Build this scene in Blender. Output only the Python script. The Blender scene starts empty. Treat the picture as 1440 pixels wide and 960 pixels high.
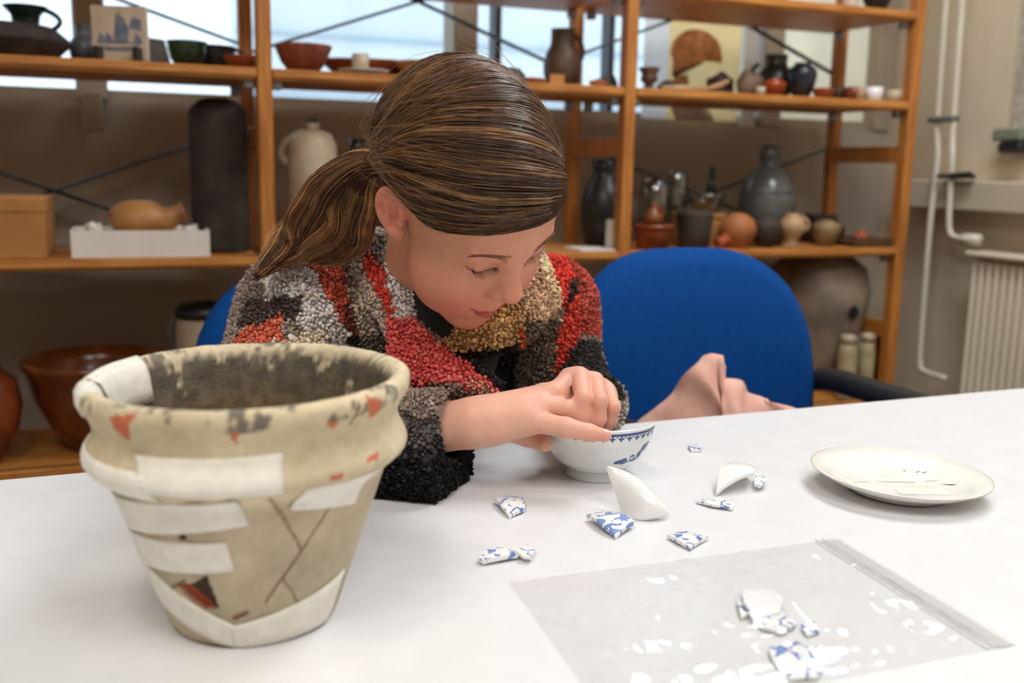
import bpy, math, random
import numpy as np
from mathutils import Vector, Matrix
random.seed(7); rng = np.random.default_rng(7)
scn = bpy.context.scene; col = scn.collection
# ------------------------------------------------------------------ camera
F = 1400.0; CH = 1.05
yaw, pit, rol = (math.radians(a) for a in (21.7, 10.0, 1.12))
fh = np.array([math.sin(yaw), math.cos(yaw), 0.]); rh = np.array([math.cos(yaw), -math.sin(yaw), 0.]); zz = np.array([0., 0., 1.])
FW = fh*math.cos(pit) - zz*math.sin(pit); u0 = zz*math.cos(pit) + fh*math.sin(pit)
RT = rh*math.cos(rol) + u0*math.sin(rol); UP = u0*math.cos(rol) - rh*math.sin(rol)
CAM = np.array([0., 0., CH])
cd = bpy.data.cameras.new('camera'); co = bpy.data.objects.new('camera', cd); col.objects.link(co)
cd.sensor_width = 36; cd.lens = 35; cd.clip_start = .05
mw = Matrix.Identity(4)
for i in range(3): mw[i][0], mw[i][1], mw[i][2], mw[i][3] = RT[i], UP[i], -FW[i], CAM[i]
co.matrix_world = mw
cd.dof.use_dof = True; cd.dof.focus_distance = .95; cd.dof.aperture_fstop = 4.5
scn.camera = co
# ------------------------------------------------------------------ light
vs = scn.view_settings; vs.view_transform = 'Standard'; vs.look = 'None'; vs.gamma = 1; vs.use_curve_mapping = False
vs.exposure = -0.17
wd = bpy.data.worlds.new('daylight'); scn.world = wd; wd.use_nodes = True
bg = wd.node_tree.nodes['Background']; bg.inputs[0].default_value = (.78, .90, 1.0, 1); bg.inputs[1].default_value = 2.0
def area(name, loc, target, sx, sy, power, color):
    l = bpy.data.lights.new(name, 'AREA'); l.shape = 'RECTANGLE'; l.size = sx; l.size_y = sy; l.energy = power; l.color = color
    o = bpy.data.objects.new(name, l); col.objects.link(o); o.location = loc
    o.rotation_euler = (Vector(target)-Vector(loc)).to_track_quat('-Z', 'Y').to_euler(); return o
area('added_area_light', (1.45, 1.15, 2.62), (1.45, 1.15, 0), .6, 1.2, 38, (.92, .96, 1.0))  # added overhead key, placed so table shadows fall to the left
area('added_area_light', (-.55, -.15, 2.62), (-.55, -.15, 0), .6, 1.2, 28, (1, .93, .84))  # added warm fill from the front left
area('added_area_light', (.55, -.75, 2.62), (.55, -.75, 0), .6, 1.2, 26, (.95, .97, 1.0))  # added front fill, keeps the face from being backlit
# ------------------------------------------------------------------ helpers
def ray(x, y): return FW + RT*(x-720)/F - UP*(y-480)/F
def P(x, y, d): return CAM + ray(x, y)*d
def T(x, y, z=.74):
    r = ray(x, y); return CAM + r*((z-CH)/r[2])
def YP(x, y, Y):
    r = ray(x, y); return CAM + r*(Y/r[1])
def lin(c):
    c = c/255.; return c/12.92 if c <= .04045 else ((c+.055)/1.055)**2.4
def rgb(*c): return tuple(lin(v) for v in c)+(1,)
_m = {}
def mat(name, c, rough=.6, c2=None, scale=8, detail=4, bump=0, bscale=60, metal=0, spec=.5, stretch=None, lo=.35, hi=.65, coat=0, attr=None, sheen=0, sss=0):
    if name in _m: return _m[name]
    m = bpy.data.materials.new(name); m.use_nodes = True; _m[name] = m
    nt = m.node_tree; N = nt.nodes; L = nt.links; b = N['Principled BSDF']
    b.inputs['Base Color'].default_value = rgb(*c); b.inputs['Roughness'].default_value = rough
    b.inputs['Metallic'].default_value = metal; b.inputs['Specular IOR Level'].default_value = spec
    b.inputs['Coat Weight'].default_value = coat; b.inputs['Sheen Weight'].default_value = sheen
    if sss:
        b.inputs['Subsurface Weight'].default_value = sss; b.inputs['Subsurface Radius'].default_value = (1, .35, .2); b.inputs['Subsurface Scale'].default_value = .006
    tc = N.new('ShaderNodeTexCoord'); mp = N.new('ShaderNodeMapping'); L.new(tc.outputs['Object'], mp.inputs[0])
    if stretch: mp.inputs['Scale'].default_value = stretch
    src = None
    if attr:
        a = N.new('ShaderNodeAttribute'); a.attribute_name = attr; src = a.outputs['Color']
    if c2:
        n = N.new('ShaderNodeTexNoise'); n.inputs['Scale'].default_value = scale; n.inputs['Detail'].default_value = detail
        L.new(mp.outputs[0], n.inputs['Vector'])
        r = N.new('ShaderNodeMapRange'); r.inputs[1].default_value = lo; r.inputs[2].default_value = hi; L.new(n.outputs[0], r.inputs[0])
        x = N.new('ShaderNodeMix'); x.data_type = 'RGBA'; L.new(r.outputs[0], x.inputs[0])
        if src: L.new(src, x.inputs[6]); x.blend_type = 'MULTIPLY'
        else: x.inputs[6].default_value = rgb(*c)
        x.inputs[7].default_value = rgb(*c2); src = x.outputs[2]
    if src: L.new(src, b.inputs['Base Color'])
    if bump:
        n = N.new('ShaderNodeTexNoise'); n.inputs['Scale'].default_value = bscale; n.inputs['Detail'].default_value = 4; L.new(mp.outputs[0], n.inputs['Vector'])
        bp = N.new('ShaderNodeBump'); bp.inputs['Strength'].default_value = bump; bp.inputs['Distance'].default_value = .004
        L.new(n.outputs[0], bp.inputs['Height']); L.new(bp.outputs[0], b.inputs['Normal'])
    return m
class MB:
    def __init__(s): s.v = []; s.f = []
    def add(s, v, f):
        o = len(s.v); s.v += [tuple(map(float, p)) for p in v]; s.f += [tuple(i+o for i in q) for q in f]; return s
    def box(s, c, d, rz=0, bev=0):
        x, y, z = (k/2 for k in d); b = min(bev, x*.9, y*.9, z*.9)
        if b <= 0:
            v = [(i*x, j*y, k*z) for i in (-1, 1) for j in (-1, 1) for k in (-1, 1)]
            f = [(0, 1, 3, 2), (4, 6, 7, 5), (0, 4, 5, 1), (2, 3, 7, 6), (0, 2, 6, 4), (1, 5, 7, 3)]
        else:   # chamfered box
            v = []; f = []; ix = {}
            for i in (-1, 1):
                for j in (-1, 1):
                    for k in (-1, 1):
                        for a in range(3):
                            p = [i*(x-b), j*(y-b), k*(z-b)]; p[a] = (i*x, j*y, k*z)[a]; ix[(i, j, k, a)] = len(v); v.append(tuple(p))
            S = (-1, 1)
            for a in range(3):
                for s_ in S:
                    def g(p, q):
                        t = [0, 0, 0]; t[a] = s_; t[(a+1) % 3] = p; t[(a+2) % 3] = q; return ix[(*t, a)]
                    q = (g(-1, -1), g(1, -1), g(1, 1), g(-1, 1)); f.append(q if s_ > 0 else q[::-1])
            for a in range(3):
                e, h = (a+1) % 3, (a+2) % 3
                for p in S:
                    for q in S:
                        def g(t_, ax):
                            t = [0, 0, 0]; t[a] = t_; t[e] = p; t[h] = q; return ix[(*t, ax)]
                        fq = (g(-1, e), g(1, e), g(1, h), g(-1, h)); f.append(fq if p*q > 0 else fq[::-1])
            for i in S:
                for j in S:
                    for k in S:
                        t = (ix[(i, j, k, 0)], ix[(i, j, k, 1)], ix[(i, j, k, 2)]); f.append(t if i*j*k > 0 else t[::-1])
        cs, sn = math.cos(rz), math.sin(rz)
        return s.add([(c[0]+cs*p[0]-sn*p[1], c[1]+sn*p[0]+cs*p[1], c[2]+p[2]) for p in v], f)
    def lathe(s, prof, n=32, c=(0, 0, 0), wob=0, flute=0, nf=0, cap=True):
        v = []; f = []; m = len(prof)
        for i in range(n):
            a = 2*math.pi*i/n; w = 1+wob*math.sin(2*a+1.3)+wob*.6*math.sin(3*a)+flute*math.cos(nf*a)
            for r, z in prof: v.append((c[0]+r*w*math.cos(a), c[1]+r*w*math.sin(a), c[2]+z))
        for i in range(n):
            j = (i+1) % n
            for k in range(m-1): f.append((i*m+k, j*m+k, j*m+k+1, i*m+k+1))
        if cap and prof[0][0] > 1e-6: f.append(tuple(i*m for i in range(n))[::-1])
        if cap and prof[-1][0] > 1e-6: f.append(tuple(i*m+m-1 for i in range(n)))
        return s.add(v, f)
    def tube(s, pts, rad, n=10, flat=1.0):
        pts = [Vector(p) for p in pts]; k = len(pts); rad = rad if hasattr(rad, '__len__') else [rad]*k
        v = []; f = []; u = None
        for i in range(k):
            t = (pts[min(i+1, k-1)]-pts[max(i-1, 0)]).normalized()
            if u is None: u = t.orthogonal().normalized() if abs(t.z) > .9 else t.cross(Vector((0, 0, 1))).normalized()
            u = (u-t*u.dot(t)).normalized(); w = t.cross(u)
            for j in range(n):
                a = 2*math.pi*j/n; v.append(pts[i]+(u*math.cos(a)+w*math.sin(a)*flat)*rad[i])
        for i in range(k-1):
            for j in range(n):
                q = (j+1) % n; f.append((i*n+j, i*n+q, (i+1)*n+q, (i+1)*n+j))
        f.append(tuple(range(n))[::-1]); f.append(tuple((k-1)*n+j for j in range(n)))
        return s.add(v, f)
    def slab(s, pts, th, n=None):        # thick polygon; pts 3D, extruded along the unit normal n
        pts = [Vector(p) for p in pts]; k = len(pts)
        n = Vector(n) if n is not None else (pts[1]-pts[0]).cross(pts[2]-pts[0]).normalized()
        v = pts+[p-n*th for p in pts]
        f = [tuple(range(k)), tuple(range(2*k-1, k-1, -1))]+[(i, i+k, (i+1) % k+k, (i+1) % k) for i in range(k)]
        return s.add(v, f)
    def build(s, name, m, parent=None, smooth=False, loc=None):
        me = bpy.data.meshes.new(name); me.from_pydata(s.v, [], s.f); me.update()
        if smooth: me.shade_smooth()
        if smooth == 'auto': me.set_sharp_from_angle(angle=math.radians(38))
        me.materials.append(m); o = bpy.data.objects.new(name, me); col.objects.link(o)
        if parent: o.parent = parent
        if loc is not None: o.location = loc
        return o
def tag(o, label=None, cat=None, group=None, kind=None):
    for k, v in (('label', label), ('category', cat), ('group', group), ('kind', kind)):
        if v: o[k] = v
    return o
def empty(name, loc=(0, 0, 0), label=None, cat=None, group=None, rz=0):
    o = bpy.data.objects.new(name, None); col.objects.link(o); o.location = loc; o.rotation_euler.z = rz; o.empty_display_size = .05
    return tag(o, label, cat, group)
def struct(name, mb, m, parent=None):
    o = mb.build(name, m, parent)
    if not parent: o['kind'] = 'structure'
    return o
def copy_tree(o, parent=None):
    c = o.copy(); col.objects.link(c); c.parent = parent
    for ch in o.children: copy_tree(ch, c)
    return c
def spline(pts, n):
    p = np.array(pts, float); k = len(p); out = []
    q = np.vstack([2*p[0]-p[1], p, 2*p[-1]-p[-2]])
    for t in np.linspace(0, k-1, n):
        i = min(int(t), k-2); u = t-i; a, b, c, d = q[i:i+4]
        out.append(.5*((2*b)+(c-a)*u+(2*a-5*b+4*c-d)*u*u+(3*b-a-3*c+d)*u**3))
    return np.array(out)
# ------------------------------------------------------------------ materials
wood = mat('shelf_pine', (204, 138, 66), .5, (168, 102, 42), 9, stretch=(1, 14, 14), bump=.05)
woodv = mat('post_pine', (198, 128, 56), .5, (160, 94, 36), 9, stretch=(14, 14, 1), bump=.05)
wallm = mat('wall_paint', (172, 160, 146), .8, (164, 152, 138), 3, bump=.03)
wallr = mat('wall_paint_warm', (214, 198, 172), .8, (206, 190, 164), 3, bump=.03)
framem = mat('window_frame_paint', (170, 156, 136), .5, (160, 146, 128), 5)
creamp = mat('cream_panel', (244, 234, 208), .7, (238, 228, 202), 5)
def translucent(m, k):
    nt = m.node_tree; b = nt.nodes['Principled BSDF']; t = nt.nodes.new('ShaderNodeBsdfTranslucent'); x = nt.nodes.new('ShaderNodeMixShader'); x.inputs[0].default_value = k
    src = b.inputs['Base Color'].links[0].from_socket; nt.links.new(src, t.inputs[0]); nt.links.new(b.outputs[0], x.inputs[1]); nt.links.new(t.outputs[0], x.inputs[2]); nt.links.new(x.outputs[0], nt.nodes['Material Output'].inputs[0]); return m
blackm = mat('black_steel', (22, 21, 22), .4, (30, 28, 28), 20)
steel = mat('zinc_steel', (150, 152, 155), .35, (130, 132, 135), 30, metal=.8)
tablem = mat('table_laminate', (226, 226, 227), .38, (222, 222, 223), 40, spec=.4)
edgem = mat('table_edge_band', (205, 204, 202), .5, (196, 195, 192), 40)
floorm = mat('floor_linoleum', (120, 108, 96), .5, (104, 94, 84), 30)
ceilm = mat('ceiling_tile', (225, 222, 215), .9, (215, 212, 205), 60)
terra = mat('terracotta', (168, 82, 44), .65, (132, 60, 32), 18, bump=.1)
terra2 = mat('terracotta_glazed', (140, 64, 28), .35, (92, 38, 18), 14, bump=.05)
brownm = mat('brown_stoneware', (92, 66, 46), .5, (62, 44, 30), 16, bump=.1)
darkm = mat('dark_stoneware', (66, 54, 44), .75, (40, 32, 27), 18, bump=.15)
blackpot = mat('black_glaze', (26, 26, 28), .35, (44, 42, 40), 14, bump=.05)
greenm = mat('green_glaze', (36, 62, 30), .2, (18, 30, 18), 14)
creamm = mat('cream_stoneware', (196, 178, 152), .45, (172, 152, 126), 14, bump=.05)
beigem = mat('beige_clay', (188, 152, 110), .65, (150, 112, 76), 18, bump=.1)
greym = mat('grey_earthenware', (158, 142, 122), .6, (112, 100, 86), 9, bump=.12)
ochre = mat('ochre_slipware', (178, 124, 66), .5, (128, 74, 34), 12, bump=.08)
whitem = mat('white_porcelain', (236, 234, 230), .25, (228, 226, 222), 20)
card = mat('cardboard', (188, 132, 72), .8, (172, 116, 60), 12, bump=.05)
paperw = mat('white_card', (232, 224, 214), .7, (224, 214, 204), 10)
bluesh = mat('blue_shard_glaze', (96, 112, 140), .3, (46, 60, 92), 16)
slatem = mat('grey_slate', (112, 106, 100), .6, (86, 82, 78), 12)
def glassm(name, tint, mixg=.12, rough=.05):
    if name in _m: return _m[name]
    m = bpy.data.materials.new(name); m.use_nodes = True; _m[name] = m; nt = m.node_tree; nt.nodes.clear()
    o = nt.nodes.new('ShaderNodeOutputMaterial'); x = nt.nodes.new('ShaderNodeMixShader'); t = nt.nodes.new('ShaderNodeBsdfTransparent'); g = nt.nodes.new('ShaderNodeBsdfGlossy')
    t.inputs[0].default_value = (*tint, 1); g.inputs['Roughness'].default_value = rough
    n = nt.nodes.new('ShaderNodeTexNoise'); n.inputs['Scale'].default_value = 6; r = nt.nodes.new('ShaderNodeMapRange')
    r.inputs[3].default_value = mixg*.7; r.inputs[4].default_value = mixg*1.3; nt.links.new(n.outputs[0], r.inputs[0]); nt.links.new(r.outputs[0], x.inputs[0])
    nt.links.new(t.outputs[0], x.inputs[1]); nt.links.new(g.outputs[0], x.inputs[2]); nt.links.new(x.outputs[0], o.inputs[0]); return m
pane = glassm('window_glass', (.95, .98, 1), .06)
jarglass = glassm('jar_glass', (.72, .76, .74), .22, .1)
# ------------------------------------------------------------------ room
WY = 2.60; WX = 2.32; ZW = 1.18; HC = 2.75
struct('floor', MB().box((0, .3, -.05), (5.2, 5.2, .1)), floorm)
struct('ceiling', MB().box((0, .3, HC+.05), (5.2, 5.2, .1)), ceilm)
w = MB(); w.box((-.0, WY+.1, ZW/2), (5.2, .2, ZW)); w.box((0, WY+.1, 2.65), (5.2, .2, .2))
struct('wall_back', w, wallm)
w = MB(); w.box((WX+.1, .3, HC/2), (.2, 5.2, HC)); struct('wall_right', w, wallr)
struct('wall_left', MB().box((-2.6, .3, HC/2), (.2, 5.2, HC)), wallr)
struct('wall_front', MB().box((0, -2.4, HC/2), (5.2, .2, HC)), wallr)
# window: sill strip, mullions, panes
win = MB().box((-.15, WY+.07, ZW+.012), (4.9, .1, .035)).build('window_1', framem); win['kind'] = 'structure'
for x0, x1, y0 in ((-.074, -.004, WY-.015), (.85, .918, WY-.01), (1.835, 1.90, WY-.01), (2.26, 2.32, WY-.01), (-1.0, -.93, WY-.01), (-1.9, -1.83, WY-.01)):
    MB().box(((x0+x1)/2, y0+.05, (ZW+2.55)/2), (x1-x0, .1, 2.55-ZW), bev=.006).build('mullion', framem, win)
MB().box((-.04, WY-.035, 1.155), (.045, .03, .09), bev=.004).build('mullion_bracket', framem, win)
for x in (.991, 1.337): MB().box((x, WY+.06, (ZW+2.55)/2), (.018, .05, 2.55-ZW)).build('glazing_bar', mat('dark_glazing_bar', (58, 64, 74), .4, (48, 54, 62), 20), win)
ed = (-1.83, -1.0, -.93, -.074), (-.004, .85), (.918, .991, 1.337, 1.835)
for e in ((-1.83, -1.0), (-.93, -.074), (-.004, .85), (.918, .982), (1.0, 1.328), (1.346, 1.835)):
    MB().box(((e[0]+e[1])/2, WY+.06, (ZW+2.55)/2), (e[1]-e[0], .006, 2.55-ZW)).build('pane', pane, win)
translucent(creamp, .5); MB().add([(1.9, WY+.05, ZW), (2.26, WY+.05, ZW), (2.26, WY+.05, 2.55), (1.9, WY+.05, 2.55)], [(0, 1, 2, 3)]).build('blind_panel', creamp, win)
MB().box((1.79, WY+.02, (ZW+2.5)/2), (.05, .03, 2.5-ZW), bev=.004).build('window_post', mat('pale_frame', (206, 204, 196), .5, (198, 196, 188), 8), win)
# neighbouring house seen through the panes
nb = empty('neighbour_building', (0, 6.2, 0), 'pale building with horizontal cladding seen through the window', 'building')
hm = mat('pale_cladding', (236, 242, 246), .8, (226, 234, 240), 3); hb = mat('blue_grey_shutter', (60, 84, 120), .6, (50, 72, 104), 4)
MB().box((2.2, .2, 2.0), (3.0, .3, 6.0)).build('wall', hm, nb)
for k in range(12): MB().box((2.2, .04, .4+k*.35), (3.0, .03, .02)).build('cladding_joint', mat('cladding_joint', (190, 204, 214), .8, (180, 196, 208), 3), nb)
MB().box((-.82, .1, 1.2), (.22, .12, 2.0)).build('shutter', hb, nb)
MB().box((-3.6, .3, 1.0), (4.2, .3, 3.2)).build('garden_wall', hm, nb)
# outlet trunking, pipes, radiator on the right wall
struct('trim_1', MB().box((WX-.045, .9, .992), (.09, 3.1, .083), bev=.004), mat('trunking', (206, 194, 172), .5, (200, 188, 166), 6))
pipem = mat('pipe_paint', (222, 212, 192), .35, (214, 204, 184), 10)
def pipe(pts, label): tag(MB().tube(spline(pts, 40) if len(pts) > 3 else pts, .0085, 10).build('heating_pipe', pipem, None, True), label, 'pipe', 'heating pipes on the right wall')
x = WX-.105
pipe([(x, 2.30, 2.7), (x, 2.30, 2.0), (x, 2.285, 1.25), (x, 2.27, 1.1), (x-.01, 2.265, .9), (x-.01, 2.26, .6), (x-.01, 2.255, .50), (x-.01, 2.235, .475), (x-.01, 2.15, .47)], 'painted heating pipe running down to the foot of the radiator')
pipe([(x, 2.24, 2.7), (x, 2.24, 2.0), (x, 2.225, 1.25), (x-.01, 2.205, 1.1), (x-.01, 2.2, 1.0), (x-.01, 2.195, .92), (x-.01, 2.185, .885), (x-.01, 2.16, .875), (x-.01, 2.12, .873)], 'painted heating pipe bending into the radiator valve')
MB_ = MB().tube([(x, 2.15, .873), (x, 2.09, .873)], .016, 12); tag(MB_.build('radiator_valve', pipem, None, True), 'short white valve where the pipe meets the radiator top', 'valve')
tag(MB().box((WX-.105, 2.262, 1.205), (.03, .10, .018), bev=.004).build('pipe_clamp', steel), 'small metal clamp holding both heating pipes', 'clamp')
tag(MB().box((WX-.11, 2.19, 1.045), (.04, .11, .012), bev=.003).tube([(WX-.12, 2.2, 1.045), (WX-.12, 2.13, 1.05)], .01, 8).build('pipe_bracket', blackm), 'dark bracket lying on the wall trunking beside the pipes', 'bracket')
rad = empty('radiator', (WX-.1, 1.75, .42), 'cream panel radiator with vertical ribs on the right wall', 'radiator')
radm = mat('radiator_enamel', (224, 212, 190), .4, (218, 206, 184), 6)
MB().box((.03, 0, .2), (.05, .72, .41), bev=.01).build('panel', radm, rad)
for k in range(28): MB().box((0, -.35+k*.0259, .2), (.018, .012, .385), bev=.005).build('rib', radm, rad)
MB().box((.02, 0, .415), (.09, .74, .014), bev=.004).build('top_grille', radm, rad)
# notice pinned on the right wall and switch box
tag(MB().box((WX-.006, 2.02, 1.37), (.012, .18, .42)).build('notice_sheet', mat('notice_paper', (196, 186, 166), .7, (160, 150, 134), 40)), 'grey printed notice sheet pinned to the right wall', 'notice')
sw = empty('wall_socket_box', (WX-.03, 2.08, 1.13), 'green and black socket box on the right wall', 'socket box')
MB().box((0, 0, .03), (.06, .1, .035), bev=.006).build('cover', mat('sage_plastic', (128, 134, 112), .5, (118, 124, 104), 9), sw)
MB().box((-.004, -.01, -.005), (.05, .08, .03), bev=.008).build('socket_face', blackm, sw)
# added unseen panels that carry the key and fill lights
for (lx, ly), nm in zip(((1.45, 1.15), (-.55, -.15), (.55, -.75)), ('above the far end of the table', 'over the left of the room', 'over the right of the room')):
    e = empty('added_ceiling_light', (lx, ly, HC), 'long white added light panel on the ceiling '+nm, 'lamp', 'added overhead lights')
    MB().box((0, 0, -.055), (.66, 1.26, .09), bev=.01).build('added_panel', whitem, e)
# ------------------------------------------------------------------ shelving unit
XS = (.296, 1.14, 1.99); SY, RY = 2.14, 2.455; Z1, Z2, Z3, Z0 = 1.237, .852, 1.467, .43
shelf = empty('shelving_unit', (.296, SY, 0), 'pine shelving unit with black cross braces along the window wall', 'shelves')
def loc(o): o.location = Vector(o.location)-shelf.location; return o
XF = (-.55,)+XS
for X in XF:
    for Y in (SY+.016, RY+.0): loc(MB().box((X, Y, 1.1), (.030, .036, 2.2), bev=.003).build('post', woodv, shelf))
    for z in (.2, .62, 1.10, 1.62, 2.1): loc(MB().box((X, (SY+RY)/2, z), (.022, RY-SY-.03, .045), bev=.002).build('rung', woodv, shelf))
for i in range(3):
    a, b = XF[i]+.016, XF[i+1]-.016
    for z in (Z0, Z2, Z1, Z3, 1.95):
        if z == Z3 and i == 0: z = 1.52
        loc(MB().box(((a+b)/2, (SY+RY)/2+.012, z-.009), (b-a, RY-SY+.028, .018), bev=.002).build('shelf_board', wood, shelf))
        loc(MB().box(((a+b)/2, SY+.012, z-.012), (b-a, .018, .024), bev=.003).build('board_lip', wood, shelf))
        for X in (a+.012, b-.012):
            for Y in (SY+.03, RY-.03): loc(MB().box((X, Y, z-.03), (.022, .02, .022), bev=.003).build('shelf_bracket', steel, shelf))
def brace(x0, z0, x1, z1): loc(MB().tube([(x0, RY+.022, z0), (x1, RY+.022, z1)], .013, 8, .3).build('cross_brace', blackm, shelf))
for i, zc, h in ((0, .975, .155), (0, 1.445, .13), (1, 1.445, .15), (2, .975, .145), (2, 1.50, .165)):
    a, b = XF[i], XF[i+1]; brace(a, zc-h, b, zc+h); brace(a, zc+h, b, zc-h)
# ------------------------------------------------------------------ table
tb = empty('work_table', (.45, .6, 0), 'large white laminate table with the bowl, pot and sherds on it', 'table', rz=math.radians(.72))
MB().box((.0, .0, .727), (2.9, .906, .026), bev=.002).build('table_top', tablem, tb)
for sy in (-1, 1): MB().box((0, sy*.40, .69), (2.6, .03, .05)).build('apron', steel, tb)
for sx in (-1, 1):
    for sy in (-1, 1): MB().box((sx*1.35, sy*.40, .3575), (.05, .05, .715), bev=.004).build('leg', steel, tb)
# ------------------------------------------------------------------ things on the shelves
def spot(px, Y, z):
    X = YP(px, 240, Y)[0]
    for _ in range(4):                   # roll makes X depend a little on the height
        p = np.array([X, Y, z]); q = p-CAM; d = q@FW; X += (px-(720+F*(q@RT)/d))*d/F/math.cos(yaw)
    return np.array([X, Y, z]), d/F
RV = Vector((math.cos(yaw), -math.sin(yaw), 0)); FV = Vector((math.sin(yaw), math.cos(yaw), 0))
def arc_handle(r0, z0, r1, z1, out, rad, ang=0, n=14):
    dv = Vector((math.cos(ang-yaw), math.sin(ang-yaw), 0)); pts = []
    for t in np.linspace(0, 1, n):
        r = r0*(1-t)+r1*t+out*math.sin(math.pi*t)**.8; pts.append(dv*r+Vector((0, 0, z0+(z1-z0)*t)))
    return MB().tube(pts, [rad]*n, 8)
PROF = dict(
 bowl=[(.42, 0), (.5, .02), (.78, .38), (1, .93), (1, 1), (.93, 1), (.72, .45), (.4, .12), (0, .1)],
 dish=[(.55, 0), (.7, .05), (.96, .8), (1, .95), (.97, 1), (.9, .9), (.62, .2), (0, .16)],
 deep=[(.5, 0), (.55, .03), (.82, .35), (.95, .75), (.93, .86), (1, .95), (.99, 1), (.9, .98), (.85, .8), (.7, .4), (0, .15)],
 jug=[(.62, 0), (.7, .03), (.95, .25), (1, .42), (.92, .58), (.66, .74), (.58, .8), (.6, .95), (.66, 1), (.58, 1), (.5, .82), (.6, .7), (0, .3)],
 tall=[(.8, 0), (.88, .02), (.97, .2), (1, .6), (.95, .85), (.78, .96), (.7, 1), (.6, 1), (.6, .9), (0, .8)],
 bottle=[(.5, 0), (.62, .02), (.95, .2), (1, .36), (.9, .54), (.6, .68), (.33, .78), (.29, .85), (.34, .9), (.3, 1), (.24, 1), (.2, .8), (0, .7)],
 cup=[(.75, 0), (.85, .03), (.97, .5), (1, 1), (.93, 1), (.88, .5), (.7, .1), (0, .08)],
 jar=[(.42, 0), (.5, .02), (.86, .38), (1, .66), (.93, .82), (.62, .92), (.5, .94), (.55, 1), (.46, 1), (.42, .9), (0, .8)],
 goblet=[(.6, 0), (.6, .08), (.35, .2), (.4, .32), (.8, .45), (.78, .6), (.68, .7), (1, .95), (1, 1), (.9, 1), (.55, .68), (0, .5)],
 lid=[(1, 0), (1, .3), (.7, .6), (.2, .75), (.22, .95), (0, 1)],
 ribbed=[(.9, 0), (.97, .01)]+[(1-.03*(k % 2), .03+.88*k/24) for k in range(25)]+[(.88, .96), (.62, 1), (.5, 1), (.5, .95), (0, .9)])
def vessel(name, label, cat, px, Y, z, wpx, hpx, prof, m, handles=(), wob=0, n=36, flute=0, nf=0, tilt=None, group=None, extra=None):
    p, s = spot(px, Y, z); R_, H = wpx*s/2, hpx*s
    pr = [(r*R_, zz_*H) for r, zz_ in (PROF[prof] if isinstance(prof, str) else prof)]
    body = MB().lathe(pr, n, wob=wob, flute=flute, nf=nf)
    if not handles and not extra:
        o = body.build(name, m, None, True, p); tag(o, label, cat, group)
    else:
        o = empty(name, p, label, cat, group); body.build('body', m, o, True)
        for (r0, z0, r1, z1, out, rad, ang) in handles: arc_handle(r0*R_, z0*H, r1*R_, z1*H, out*R_, rad*s, ang).build('handle', m, o, True)
        if extra: extra(o, R_, H)
    if tilt: o.rotation_euler = tilt[:3]; o.location.z += tilt[3]
    return o
PI = math.pi
# upper shelf, left bay
z = Z1
vessel('wide_bowl', 'wide dark earthenware bowl at the end of the upper shelf', 'bowl', 2, 2.27, z, 184, 46, [(.72, 0), (.75, .05), (.97, .48), (1, .6), (.78, .98), (.76, 1), (.70, .98), (.9, .6), (0, .5)], darkm, wob=.01)
vessel('handled_pot', 'black-green pot with a big loop handle resting in the wide dark bowl', 'pot', 38, 2.265, z+.037, 58, 48, [(.6, 0), (.66, .2), (.6, .5), (.66, .75), (1, .97), (1, 1), (.9, .98), (.5, .6), (0, .2)], mat('dark_green_glaze', (22, 38, 28), .3, (14, 18, 16), 10), [(.8, .93, .62, .2, .95, 3.4, 0)])
vessel('grey_glazed_pot', 'grey pot with dark rim behind the blue and white tile', 'pot', 122, 2.33, z, 44, 56, 'jug', mat('grey_dark_rim', (104, 108, 116), .35, (40, 36, 38), 10))
# Delft tile on a stand
p, s = spot(171, 2.22, z); t = empty('delft_tile', p+np.array([0, 0, .004]), 'tin-glazed tile with blue ship drawing on a black stand', 'tile', rz=-.3)
tw = 38*s
tilem = mat('tile_glaze', (206, 184, 160), .3, (188, 168, 148), 20); inkb = mat('tile_blue', (128, 132, 142), .35, (92, 100, 122), 90)
MB().box((0, 0, tw), (2*tw, .012, 2*tw*.98), bev=.002).build('tile_body', tilem, t)
def tpoly(pts, name='blue_drawing', m=inkb): MB().slab([(x*tw, -.0066, tw+zq*tw) for x, zq in pts], .0008, (0, -1, 0)).build(name, m, t)
tpoly([(-.75, -.42), (-.45, -.62), (.45, -.62), (.75, -.36), (.4, -.45), (-.4, -.48)])
tpoly([(-.22, -.35), (.3, -.35), (.36, .1), (.2, .55), (-.1, .72), (-.16, .2)])
for a, b in ((-.8, -.3), (-.55, -.25), (.5, -.2)): tpoly([(a, -.32), (a+.3, -.32), (a+.26, -.1), (a+.1, .05)])
tpoly([(-.82, -.36), (.82, -.34), (.82, -.29), (-.82, -.31)]); tpoly([(.34, .2), (.8, .1), (.8, .5), (.5, .62)]); tpoly([(.02, .6), (.06, .6), (.06, .88), (.02, .88)])
for sx in (-1, 1): MB().box((sx*tw*.7, -.012, .012), (.012, .05, .03), bev=.002).build('stand_foot', blackm, t)
p, s = spot(225, 2.30, z); tag(MB().slab([(-15*s, 0, 0), (17*s, 0, 0), (9*s, .05, 44*s), (-17*s, .05, 46*s)], .012).build('slate_fragment', slatem, loc=p), 'flat grey slate fragment leaning behind the tile', 'fragment')
vessel('green_bowl', 'round green-glazed pot beside the terracotta dish', 'pot', 264, 2.24, z, 56, 36, 'deep', greenm)
vessel('black_pan', 'black skillet pot with a curved handle', 'pan', 303, 2.33, z, 60, 36, 'deep', blackpot, [(.9, .9, .9, .35, .55, 2.4, 0)])
vessel('terracotta_dish', 'small terracotta dish next to the pine post', 'dish', 346, 2.24, z, 62, 20, 'dish', terra)
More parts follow.
